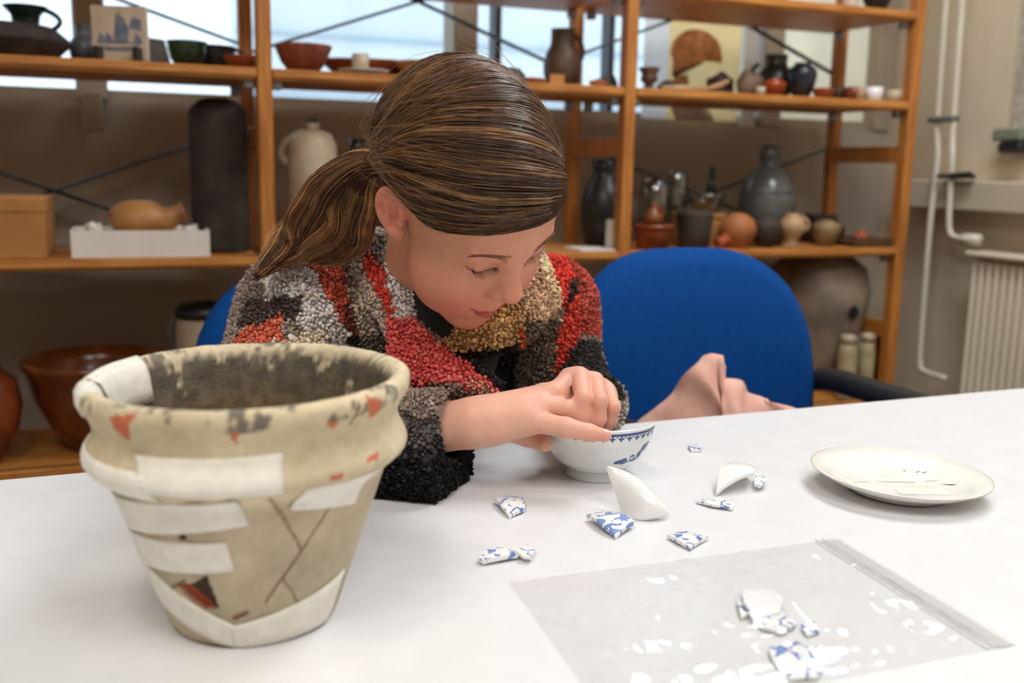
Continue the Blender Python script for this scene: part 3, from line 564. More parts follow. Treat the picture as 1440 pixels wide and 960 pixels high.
hole = inpoly(deg, zo, [(221.5, .0483), (231, .049), (240.7, .0579), (243.8, .0323), (233.6, .0292), (225.3, .0385)]); hole2 = inpoly(deg, zo, [(230.8, .0827), (234.4, .0885), (235.8, .0837)])
hh = hole | hole2; rr0 = np.hypot(v[:, 0], v[:, 1]); v[hh, :2] *= (1-.0055/rr0[hh])[:, None]
c[hh] = np.where((deg+zo*900 > 268)[hh, None], np.array([70, 50, 40.]), np.array([176, 84, 52.]))
i, j = np.meshgrid(np.arange(NT), np.arange(NS-1), indexing='ij'); a = i*NS+j; b = ((i+1) % NT)*NS+j; q = np.stack([a, b, b+1, a+1], -1).reshape(-1, 4)
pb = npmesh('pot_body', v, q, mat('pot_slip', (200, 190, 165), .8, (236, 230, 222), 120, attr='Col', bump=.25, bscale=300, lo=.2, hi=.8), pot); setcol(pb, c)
MB().lathe([(.05, .0), (.054, .002), (0, .004)], 48).build('pot_base', terra, pot)
tape = mat('masking_tape', (236, 232, 222), .55, (226, 220, 206), 90, bump=.12, bscale=220)
def strip(corn, name='tape_strip', useS=False, m=tape, nu=22, nv=7, off=.0011, wr=.0007):
    cs = [(math.radians(a), b if useS else float(s_of_z(b))) for a, b in corn]; g = []
    for jv in np.linspace(0, 1, nv):
        for iu in np.linspace(0, 1, nu):
            t_ = [(1-iu)*(1-jv), iu*(1-jv), iu*jv, (1-iu)*jv]; g.append((sum(w*q[0] for w, q in zip(t_, cs)), sum(w*q[1] for w, q in zip(t_, cs))))
    g = np.array(g); base = pot_pt(g[:, 0], g[:, 1]); o = off+wr*(fbm(base, 70, 11)-.3); top = pot_pt(g[:, 0], g[:, 1], o); bot = pot_pt(g[:, 0], g[:, 1], .0001)
    vv = np.vstack([top, bot]); K = nu*nv; f = []
    for jv in range(nv-1):
        for iu in range(nu-1):
            a = jv*nu+iu; f += [(a, a+1, a+nu+1, a+nu), (K+a, K+a+nu, K+a+nu+1, K+a+1)]
    for iu in range(nu-1): f += [(iu, K+iu, K+iu+1, iu+1), ((nv-1)*nu+iu, (nv-1)*nu+iu+1, K+(nv-1)*nu+iu+1, K+(nv-1)*nu+iu)]
    for jv in range(nv-1): f += [(jv*nu, jv*nu+nu, K+jv*nu+nu, K+jv*nu), (jv*nu+nu-1, K+jv*nu+nu-1, K+jv*nu+2*nu-1, jv*nu+2*nu-1)]
    return MB().add(vv, f).build(name, m, pot, True)
for cn in ([(222, .1407), (274, .1424), (273, .1195), (228, .1195)], [(150, .131), (228, .131), (232, .114), (150, .116)], [(196, .104), (258, .1165), (261.8, .0962), (196, .0800)], [(192, .079), (252.3, .084), (254.5, .0628), (192, .054)], [(281, .1185), (314, .1175), (311, .094), (277.5, .1030)], [(186, .066), (251, .0195), (251, .0005), (186, .030)], [(249, .0185), (322, .040), (322, .003), (249, .0005)]): strip(cn)
strip([(133, sl[9]), (176, sl[9]), (168, sl[15]), (133, sl[15])], useS=True)
strip([(178, sl[9]-.004), (196, sl[9]-.002), (196, sl[14]), (178, sl[14])], useS=True)
# ------------------------------------------------------------------ porcelain bowl
BC = T(838, 666); bowl = empty('porcelain_bowl', BC, 'small white porcelain tea bowl with cobalt flowers held by the girl', 'bowl')
bo = np.array([(.0265, .001), (.0310, 0), (.0318, .002), (.0302, .0095), (.0345, .0115), (.0425, .018), (.0505, .029), (.0555, .042), (.0580, .053), (.0588, .0605)])
def bowl_r(z): return np.interp(z, bo[2:, 1], bo[2:, 0])
def zmax(td):
    full = np.clip(np.minimum((td-150)/14, (330-td)/9), 0, 1); return .0315+.0015*np.sin(td*.21)+.0008*np.sin(td*.7)+full*(.0290-.0015*np.sin(td*.21)-.0008*np.sin(td*.7))
NTb, NB = 360, 40; tv = np.linspace(0, 360, NTb, endpoint=False); vv = []
for td in tv:
    zm = float(zmax(td)); a = math.radians(td); zs = np.concatenate([bo[:4, 1], np.linspace(.0115, zm, NB)]); rs = np.concatenate([bo[:4, 0], np.interp(zs[4:], bo[2:, 1], bo[2:, 0])])
    zi = np.linspace(zm+.0004, .0135, 24); ri = np.interp(zi, bo[2:, 1], bo[2:, 0])-.0034; ri[0] += .0008
    for r, z_ in list(zip(rs, zs))+list(zip(ri, zi))+[(.012, .0125), (0.0005, .0122)]: vv.append((r*math.cos(a), r*math.sin(a), z_))
mB = len(vv)//NTb; i, j = np.meshgrid(np.arange(NTb), np.arange(mB-1), indexing='ij'); a = i*mB+j; b = ((i+1) % NTb)*mB+j
porc = mat('bowl_porcelain', (232, 234, 232), .16, (226, 230, 230), 14, coat=.3)
npmesh('bowl_body', vv, np.stack([a, b, b+1, a+1], -1).reshape(-1, 4), porc, bowl)
MB().lathe([(.0265, .001), (.02, .004), (0, .004)], 40).build('foot_recess', porc, bowl)
cob = mat('cobalt_blue', (62, 92, 160), .2, (34, 58, 120), 200)
def bpt(td, z, off=.00025): r = float(bowl_r(z))+off; return (r*math.cos(math.radians(td)), r*math.sin(math.radians(td)), z)
def decal(polys, name='blue_painting', par=None, fpt=bpt, m=cob):
    mb = MB()
    for poly in polys: mb.add([fpt(*q) for q in poly], [tuple(range(len(poly)))])
    return mb.build(name, m, par or bowl)
def ellp(td, z, w, h, rot=0, n=14, k=1/.055*57.3): return [(td+k*(w*math.cos(a)*math.cos(rot)-h*math.sin(a)*math.sin(rot)), z+w*math.cos(a)*math.sin(rot)+h*math.sin(a)*math.cos(rot)) for a in np.linspace(0, 2*PI, n, endpoint=False)]
decal([[(t_, .0552), (t_+2, .0552), (t_+2, .0576), (t_, .0576)] for t_ in range(218, 320, 2)], 'rim_band')
cr = []
for t_ in range(222, 320, 9):
    for dx, dz, w_, h_ in ((0, 0.0543, .0009, .0012), (-1.7, 0.0524, .0013, .0009), (1.7, 0.0524, .0013, .0009), (0, 0.0506, .0010, .0012), (0, 0.0524, .0005, .0026), (-3.6, 0.0540, .0007, .0006), (3.6, 0.0540, .0007, .0006)): cr.append(ellp(t_+dx, dz, w_, h_, 0, 8))
decal(cr, 'rim_pendants')
decal([ellp(269.9, 0.0267, 0.0062, 0.0025, .2), ellp(276.8, 0.0283, 0.0036, 0.0022, -.5), ellp(275.6, 0.0251, 0.0038, 0.0016, .4), ellp(286.0, 0.0299, 0.0034, 0.0035), ellp(296.4, 0.0319, 0.0041, 0.0036, .6), ellp(299.8, 0.0379, 0.0026, 0.0055, -.35), ellp(305.6, 0.0391, 0.0023, 0.0058, -.6), ellp(294.1, 0.0275, 0.0060, 0.0019, .5), ellp(281.4, 0.0251, 0.0060, 0.0007, .3), ellp(289.4, 0.0271, 0.0036, 0.0007, .5)], 'flower_spray')
decal([[(t_, .0098), (t_+4, .0098), (t_+4, .0106), (t_, .0106)] for t_ in range(0, 360, 4)], 'foot_line', fpt=lambda td, z: ((.0312+(z-.0098)*1.4)*math.cos(math.radians(td)), (.0312+(z-.0098)*1.4)*math.sin(math.radians(td)), z))
# ------------------------------------------------------------------ mended plate
pc = T(1262, 690); plate = empty('mended_plate', pc+np.array([0, 0, .0]), 'white porcelain plate mended with tape, lying right of the sherds', 'plate'); plate.rotation_euler = (math.radians(1.2), math.radians(1.0), 0); plate.location.z += .0012
pm = mat('plate_glaze', (240, 240, 238), .2, (238, 235, 226), 22, coat=.2)
MB().lathe([(.044, .003), (.047, 0), (.049, .001), (.050, .004), (.068, .010), (.0835, .0185), (.0845, .0195), (.0835, .0202), (.066, .0135), (.052, .0075), (.0, .0070)], 96).build('plate_body', pm, plate, True)
MB().lathe([(.0838, .0198), (.0847, .0199), (.0843, .0192)], 96, cap=False).build('rim_line', mat('worn_gilt_line', (168, 140, 112), .4, (190, 168, 140), 60), plate)
def plp(x, y): r = math.hypot(x, y); return (x, y, float(np.interp(r, [0, .052, .066, .0835], [.0070, .0075, .0135, .0202]))+.00015)
def pdec(polys, name, m): return decal(polys, name, plate, plp, m)
crk = mat('grey_crack', (128, 124, 122), .6, (150, 146, 142), 60)
pdec([[(-.05, .012), (-.028, .010), (-.028, .0108), (-.05, .0126)], [(-.018, .008), (.018, -.004), (.018, -.0028), (-.018, .0088)], [(.03, -.004), (.045, -.006), (.045, -.005), (.03, -.003)], [(-.03, -.045), (-.02, -.047), (-.02, -.0462), (-.03, -.0442)]], 'crack', crk)
pdec([ellp(.045, .022, .004, .001, .4, 8, 1), ellp(.05, .018, .003, .001, -.4, 8, 1), ellp(.035, .03, .003, .001, .9, 8, 1)], 'floral_sprig', mat('grey_pink_print', (150, 128, 128), .4, (176, 110, 100), 90))
ft = mat('cream_tape', (240, 236, 226), .35, (237, 231, 216), 60, bump=.05)
def fillet(x0, y0, x1, y1, w_, n=6):
    d = np.array([x1-x0, y1-y0]); d /= np.hypot(*d); pz = np.array([-d[1], d[0]])*w_/2; out = []
    for k in range(n):
        a, b = np.array([x0, y0])+(np.array([x1-x0, y1-y0]))*k/n, np.array([x0, y0])+(np.array([x1-x0, y1-y0]))*(k+1)/n; out.append([tuple(a-pz), tuple(b-pz), tuple(b+pz), tuple(a+pz)])
    return out
pdec(fillet(-.06, .03, -.045, -.03, .018), 'tape_strip', ft); pdec(fillet(-.02, -.02, .03, -.035, .018), 'tape_strip', ft); pdec(fillet(.045, -.02, .066, .005, .016), 'tape_strip', ft); pdec(fillet(.0, .02, .03, .028, .014), 'tape_strip', ft)
MB().add([(.0505*math.cos(a), .0505*math.sin(a), .004) for a in np.linspace(4.25, 4.75, 8)]+[(.081*math.cos(a), .081*math.sin(a), .0170) for a in np.linspace(4.2, 4.8, 8)], [(k, k+1, k+9, k+8) for k in range(7)]).build('underside_tape', ft, plate)
# ------------------------------------------------------------------ sherds
def bluewhite(name, scale, lo, seed):
    if name in _m: return _m[name]
    m = bpy.data.materials.new(name); m.use_nodes = True; _m[name] = m; nt = m.node_tree; N = nt.nodes; L = nt.links; b = N['Principled BSDF']; b.inputs['Roughness'].default_value = .18
    tc = N.new('ShaderNodeTexCoord'); mp = N.new('ShaderNodeMapping'); mp.inputs['Location'].default_value = (seed, seed*1.7, 0); L.new(tc.outputs['Object'], mp.inputs[0])
    n = N.new('ShaderNodeTexNoise'); n.inputs['Scale'].default_value = scale; n.inputs['Detail'].default_value = 1.5; n.inputs['Distortion'].default_value = 2.2; L.new(mp.outputs[0], n.inputs[0])
    r = N.new('ShaderNodeValToRGB'); e = r.color_ramp.elements; e[0].position = lo; e[0].color = rgb(238, 238, 236); e[1].position = lo+.03; e[1].color = rgb(56, 92, 170); x = e.new(lo+.09); x.color = rgb(112, 146, 205); L.new(n.outputs[0], r.inputs[0]); L.new(r.outputs[0], b.inputs['Base Color']); return m
def sherd(label, px, m, curve=9., th=.0032, lift=0., tilt=None, line=None, name='porcelain_sherd'):
    w3 = np.array([T(*q)[:2] for q in px]); c0 = w3.mean(0); o2 = w3-c0; n = len(o2)
    dense = np.concatenate([o2[k]+(o2[(k+1) % n]-o2[k])*np.linspace(0, 1, 6, endpoint=False)[:, None] for k in range(n)]); K = len(dense); vs_ = []; jit = 1+.03*(vnoise(np.c_[dense*900, np.zeros(K)], 1, 3)-.5)[:, None]; dense = dense*jit
    rmax = np.hypot(*dense.T).max(); H = curve*rmax*rmax
    for sgn in (0, -th):
        for f_ in (1, .75, .5, .25): d = dense*f_; vs_.append(np.c_[d, H-curve*(d**2).sum(1)+sgn+th])
        vs_.append(np.array([[0, 0, H+sgn+th]]))
    vv = np.vstack(vs_); B = 4*K+1; f = []
    for k in range(K):
        q = (k+1) % K
        for r_ in range(3): f += [(r_*K+k, r_*K+q, (r_+1)*K+q, (r_+1)*K+k), (B+r_*K+k, B+(r_+1)*K+k, B+(r_+1)*K+q, B+r_*K+q)]
        f += [(3*K+k, 3*K+q, 4*K), (B+3*K+k, B+4*K, B+3*K+q), (k, B+k, B+q, q)]
    vv[:, 2] -= vv[:, 2].min()
    o = MB().add(vv, f).build(name, m, None, 'auto', (c0[0], c0[1], .7402+lift))
    if tilt: o.rotation_euler = tilt
    if line is not None: pass
    return tag(o, label, 'sherd', 'porcelain sherds on the table')
bw = [bluewhite('blue_white_%d' % k, s_, l_, k*3.1) for k, (s_, l_) in enumerate(((70, .53), (55, .50), (90, .60), (80, .56), (60, .58)))]
whiteglaze = mat('white_sherd_glaze', (238, 238, 236), .2, (232, 233, 232), 30)
sherd('small squarish sherd with dark blue leaf, beside the jacket cuff', [(695, 709), (713, 703), (737, 707), (738, 722), (716, 730), (705, 720)], bw[0], 5)
sherd('pale blue painted sherd in front of the big white sherd', [(825, 732), (850, 731), (875, 731), (892, 744), (866, 759), (845, 748)], bw[1], 7)
sherd('sherd with blue rim line near the plastic bag', [(938, 758), (965, 753), (996, 760), (970, 775), (955, 768)], bw[3], 6)
sherd('narrow white sherd with a thin blue edge', [(978, 708), (1000, 705), (1033, 711), (1030, 719), (1000, 715)], bw[2], 6, .0025)
sherd('tiny sherd lying alone toward the pink garment', [(967, 630), (975, 627), (988, 631), (986, 636), (972, 636)], bw[4], 5, .0025)
sherd('long rim sherd with blue line under a smaller white sherd', [(672, 792), (685, 780), (715, 778), (735, 774), (728, 788), (700, 793), (680, 796)], bw[3], 4)
sherd('small white sherd lying over the long rim sherd', [(722, 783), (740, 775), (754, 778), (747, 793), (735, 792)], bw[2], 5, .0025, lift=.0035)
o = sherd('rounded white sherd with blue tip', [(1007, 698), (1012, 683), (1032, 671), (1050, 668), (1062, 676), (1058, 690), (1035, 694)], whiteglaze, 9)
o2 = sherd('bluetip', [(1060, 690), (1062, 675), (1076, 679), (1077, 688), (1068, 692)], bw[0], 9); o2.name = 'blue_tip'; o2.parent = o; o2.location = o2.location-o.location+Vector((0, 0, .002))
for k in ('label', 'category', 'group'): del o2[k]
# big propped sherd: curved triangular wall piece
A, B_, C_ = T(878, 722), T(940, 731), T(905, 735); vv = []; nu, nv = 15, 11
bs = empty('porcelain_sherd', T(905, 728), 'largest white sherd, a pointed curved bowl piece propped upright', 'sherd', 'porcelain sherds on the table')
Lb = np.array(T(878, 724)); apex = Lb+np.array([-.004, .028, .036]); Rb = np.array(T(941, 731))+np.array([0, 0, .0035]); Mb = np.array(T(898, 737)); g = []
for jv in np.linspace(0, 1, nv):
    for iu in np.linspace(0, 1, nu):
        e0 = Lb+(apex-Lb)*jv+np.array([-.004, -.003, .0])*math.sin(PI*jv); base = (1-iu)**2*Lb+2*iu*(1-iu)*(Mb+np.array([-.0, -.004, 0]))+iu*iu*Rb; edge = (1-iu)**2*apex+2*iu*(1-iu)*(apex*.5+Rb*.5+np.array([.012, .006, .012]))+iu*iu*Rb
        p_ = (1-jv)*base+jv*edge; p_ = p_+np.array([-.0, -.006, .006])*math.sin(PI*jv)*math.sin(PI*iu)*1.0; g.append(p_-np.array(bs.location))
g = np.array(g); nrm = np.array([.35, -.55, .75]); nrm /= np.linalg.norm(nrm); K = nu*nv; vv = np.vstack([g, g-nrm*.003]); f = []
vv[:, 2] += -vv[:, 2].min()+.0002
for jv in range(nv-1):
    for iu in range(nu-1): a = jv*nu+iu; f += [(a, a+1, a+nu+1, a+nu), (K+a, K+a+nu, K+a+nu+1, K+a+1)]
bd = list(range(nu))+[k*nu+nu-1 for k in range(1, nv)]+list(range(K-2, K-nu-1, -1))+[k*nu for k in range(nv-2, 0, -1)]
f += [(bd[k], K+bd[k], K+bd[(k+1) % len(bd)], bd[(k+1) % len(bd)]) for k in range(len(bd))]
MB().add(vv, f).build('sherd_wall', whiteglaze, bs, 'auto')
# ------------------------------------------------------------------ zip bag with sherds
def bagm(name, dif, gl, tr):
    m = bpy.data.materials.new(name); m.use_nodes = True; nt = m.node_tree; nt.nodes.clear(); N = nt.nodes; L = nt.links
    o = N.new('ShaderNodeOutputMaterial'); t_ = N.new('ShaderNodeBsdfTransparent'); g = N.new('ShaderNodeBsdfGlossy'); d = N.new('ShaderNodeBsdfDiffuse'); x1 = N.new('ShaderNodeMixShader'); x2 = N.new('ShaderNodeMixShader')
    g.inputs['Roughness'].default_value = .12; d.inputs[0].default_value = rgb(245, 245, 245); t_.inputs[0].default_value = (1, 1, 1, 1)
    n = N.new('ShaderNodeTexNoise'); n.inputs['Scale'].default_value = 45; n.inputs['Detail'].default_value = 3; bp = N.new('ShaderNodeBump'); bp.inputs['Strength'].default_value = .35; bp.inputs['Distance'].default_value = .003; tc = N.new('ShaderNodeTexCoord'); L.new(tc.outputs['Object'], n.inputs[0]); L.new(n.outputs[0], bp.inputs['Height']); L.new(bp.outputs[0], g.inputs['Normal'])
    
    x1.inputs[0].default_value = dif; L.new(t_.outputs[0], x1.inputs[1]); L.new(d.outputs[0], x1.inputs[2]); x2.inputs[0].default_value = gl; L.new(x1.outputs[0], x2.inputs[1]); L.new(g.outputs[0], x2.inputs[2]); L.new(x2.outputs[0], o.inputs[0]); return m
plastic = bagm('clear_polythene', .05, .065, .9); zipm = bagm('zip_polythene', .30, .10, .5)
BA, BB, BCn = T(715, 820), T(1178, 758), T(1428, 908); BD = BA+(BCn-BB)
bag = empty('zip_bag', BA, 'clear plastic zip bag holding small sherds, lying on the table', 'bag')
def bagpt(u, v_): return BA+(BB-BA)*u+(BD-BA)*v_-BA
nu, nv = 90, 60; U_, V_ = np.meshgrid(np.linspace(0, 1, nu), np.linspace(0, 1, nv)); U_, V_ = U_.ravel(), V_.ravel()
base = np.array([bagpt(a, b) for a, b in zip(U_, V_)]); edge = np.minimum(np.minimum(U_, 1-U_)/.08, np.minimum(V_, 1-V_)/.10).clip(0, 1); edge = edge*edge*(3-2*edge)
bul = np.exp(-((U_-.55)/.13)**2-((V_-.55)/.22)**2)
def ridged(p, s_, sd): return 1-np.abs(2*fbm(p, s_, sd, 3)-1)
wr = ridged(base*np.array([1, 2.2, 1]), 16, 4); wr2 = ridged(base*np.array([2, 1, 1]), 28, 8); zt = .0012+edge*(.0025+.010*(wr-.55)+.004*(wr2-.6)+.013*bul); zt = np.maximum(zt, .0008)
zt[U_ > .93] = .0011
def sheet(z_, nm, m):
    vv = base.copy(); vv[:, 2] = z_; f = [(j_*nu+i_, j_*nu+i_+1, j_*nu+nu+i_+1, j_*nu+nu+i_) for j_ in range(nv-1) for i_ in range(nu-1)]; return npmesh(nm, vv, np.array(f), m, bag)
sheet(zt, 'top_film', plastic); sheet(np.full(len(zt), .0004), 'bottom_film', plastic)
for u_ in (.925, .945): MB().tube([tuple(bagpt(u_, t_)+np.array([0, 0, .0022])) for t_ in np.linspace(0, 1, 20)], .0011, 6).build('zip_ridge', zipm, bag, True)
mb = MB(); mb.slab([tuple(bagpt(a, b)+np.array([0, 0, .0018])) for a, b in ((.955, 0), (1, 0), (1, 1), (.955, 1))], .0004, (0, 0, 1)); mb.build('lip_strip', zipm, bag)
for i_, (px, lb) in enumerate((([(1042, 842), (1060, 832), (1085, 842), (1100, 858), (1095, 875), (1060, 878), (1045, 862)], 'white sherd with blue spot inside the plastic bag, topmost of its heap'), ([(1036, 850), (1050, 845), (1056, 868), (1042, 874)], 'blue-spotted chip beside the topmost bagged sherd'), ([(1062, 868), (1090, 862), (1120, 884), (1100, 896), (1070, 888)], 'white sherd in the bag in front of the topmost bagged one'), ([(1125, 885), (1145, 880), (1152, 893), (1135, 898)], 'tiny blue-edged chip lying apart inside the bag'), ([(1080, 918), (1110, 905), (1150, 918), (1160, 935), (1120, 945), (1088, 938)], 'white sherd with blue line near the zip bag edge'), ([(1090, 940), (1120, 938), (1160, 945), (1150, 958), (1110, 960)], 'white sherd lying deepest in the bag fold'))):
    o = sherd(lb, px, (whiteglaze, bw[4], bw[2], bw[3], bw[4], bw[2])[i_], 5, .0025, lift=.0006+(.003 if i_ == 0 else 0)); o['group'] = 'sherds inside the zip bag'
# ------------------------------------------------------------------ pink garment on the empty chair
rp = [(872, 612), (905, 582), (945, 548), (980, 514), (993, 499), (1003, 496), (1011, 506), (1015, 526), (1034, 534), (1046, 549), (1078, 556), (1112, 566), (1140, 582), (1150, 600)]
rg = spline([P(a, b, 1.47) for a, b in rp], 70); rg[:, 2] = np.maximum(rg[:, 2], .50); gv = []; nr = 22
for k, p_ in enumerate(rg):
    for jv in range(nr):
        t_ = jv/(nr-1)*2-1; dy = t_*(.10 if t_ < 0 else .06)*(1+.2*math.sin(k*.2)); zz_ = .492+(p_[2]-.492)*(1-abs(t_)**1.5)
        fold = .016*math.sin(k*.30+t_*3.1)+.012*math.sin(k*.17-t_*6+1)+.006*math.sin(k*.75+t_*9); gv.append((p_[0]+fold*(1-abs(t_))*.6+.06*(-t_ if t_ < 0 else 0)*math.sin(k*.12), p_[1]+dy+fold*(abs(t_)*(1-abs(t_))*3), zz_+.010*math.sin(k*.33+4*t_)*(abs(t_)*(1-abs(t_))*3)))
q = np.array([(k*nr+j, (k+1)*nr+j, (k+1)*nr+j+1, k*nr+j+1) for k in range(69) for j in range(nr-1)])
o = npmesh('pink_garment', np.array(gv), q, mat('pink_cloth', (226, 178, 160), .9, (210, 158, 142), 30, bump=.2, bscale=500)); tag(o, 'crumpled salmon pink garment heaped on the empty chair', 'garment')
sd = o.modifiers.new('thickness', 'SOLIDIFY'); sd.thickness = .004
# ------------------------------------------------------------------ signed-distance modelling (numpy)
def A3(*p): return np.array(p, float)
def rc(p, a, b, ra, rb):
    a, b = np.asarray(a, float), np.asarray(b, float); ab = b-a; t = np.clip((p-a)@ab/(ab@ab), 0, 1); return np.linalg.norm(p-a-t[:, None]*ab, axis=1)-(ra+t*(rb-ra))
def ell(p, c, r, rot=None):
    q = p-np.asarray(c, float); q = q if rot is None else q@rot; r = np.asarray(r, float); k0 = np.linalg.norm(q/r, axis=1); k1 = np.linalg.norm(q/(r*r), axis=1); return k0*(k0-1)/np.maximum(k1, 1e-9)
def smin(a, b, k): h = np.clip(.5+.5*(b-a)/k, 0, 1); return b*(1-h)+a*h-k*h*(1-h)
def smax(a, b, k): return -smin(-a, -b, k)
def tri(p, a, b, c, th):
    a, b, c = (np.asarray(x, float) for x in (a, b, c)); ba, cb, ac = b-a, c-b, a-c; pa, pb, pc = p-a, p-b, p-c; n = np.cross(ba, ac)
    ins = (np.sign(pa@np.cross(ba, n))+np.sign(pb@np.cross(cb, n))+np.sign(pc@np.cross(ac, n))) < 2
    def e(q, d): t = np.clip(q@d/(d@d), 0, 1); return ((d*t[:, None]-q)**2).sum(1)
    return np.sqrt(np.where(ins, np.minimum(np.minimum(e(pa, ba), e(pb, cb)), e(pc, ac)), (pa@n)**2/(n@n)))-th
def chunked(f, p, n=300000): return np.concatenate([f(p[i:i+n]) for i in range(0, len(p), n)]) if len(p) else np.zeros(0)
def mesh_sdf(f, lo, hi, h, lev=4, slack=1.35, proj=2):
    lo = np.asarray(lo, float); H = h*2**lev; n = np.ceil((np.asarray(hi)-lo)/H).astype(int)
    c = np.stack(np.meshgrid(*[np.arange(k) for k in n], indexing='ij'), -1).reshape(-1, 3)
    for l in range(lev, -1, -1):
        s = h*2**l; d = chunked(f, lo+(c+.5)*s); c = c[np.abs(d) < s*.87*slack+(.002 if l else h*.8)]
        if l: c = (c[:, None]*2+np.stack(np.meshgrid((0, 1), (0, 1), (0, 1), indexing='ij'), -1).reshape(1, 8, 3)).reshape(-1, 3)
    OFF = np.stack(np.meshgrid((0, 1), (0, 1), (0, 1), indexing='ij'), -1).reshape(8, 3); M_ = 1 << 20
    key = lambda q: ((q[..., 0].astype(np.int64)+4)*M_+q[..., 1]+4)*M_+q[..., 2]+4
    cr = c[:, None]+OFF; kk, inv = np.unique(key(cr).ravel(), return_inverse=True)
    pt = np.stack([kk//M_//M_-4, kk//M_ % M_-4, kk % M_-4], -1); val = chunked(f, lo+pt*h); V = val[inv].reshape(-1, 8)
    act = (V.min(1) < 0) & (V.max(1) >= 0); c, V = c[act], V[act]; acc = np.zeros((len(c), 3)); cnt = np.zeros(len(c))
    for a in range(8):
        for ax in range(3):
            if OFF[a][ax]: continue
            b = a+(4, 2, 1)[ax]; k = (V[:, a] < 0) != (V[:, b] < 0); t = np.where(k, V[:, a]/np.where(k, V[:, a]-V[:, b], 1), 0); q = OFF[a]+t[:, None]*(OFF[b]-OFF[a]); acc += q*k[:, None]; cnt += k
    vert = lo+(c+acc/cnt[:, None])*h; ck = key(c); o = np.argsort(ck); sk = ck[o]; quads = []
    for ax in range(3):
        e1, e2 = np.eye(3, dtype=int)[(ax+1) % 3], np.eye(3, dtype=int)[(ax+2) % 3]; b = (4, 2, 1)[ax]; k = np.where((V[:, 0] < 0) != (V[:, b] < 0))[0]; ids = []; ok = np.ones(len(k), bool)
        for q in (np.zeros(3, int), -e1, -e1-e2, -e2):
            kk = key(c[k]+q); j = np.clip(np.searchsorted(sk, kk), 0, len(sk)-1); ok &= sk[j] == kk; ids.append(o[j])
        Q = np.stack(ids, -1)[ok]; fl = V[k[ok], 0] > 0; Q[fl] = Q[fl][:, ::-1]; quads.append(Q)
    quads = np.concatenate(quads)
    for _ in range(proj): g, d = grad(f, vert, h*.5); vert = vert-np.clip(d, -h, h)[:, None]*g
    return vert, quads
def grad(f, p, e):
    g = np.stack([chunked(f, p+e*x)-chunked(f, p-e*x) for x in np.eye(3)], -1); l = np.linalg.norm(g, axis=1, keepdims=True); return g/np.maximum(l, 1e-9), chunked(f, p)/np.clip(l[:, 0]/(2*e), .4, 3)
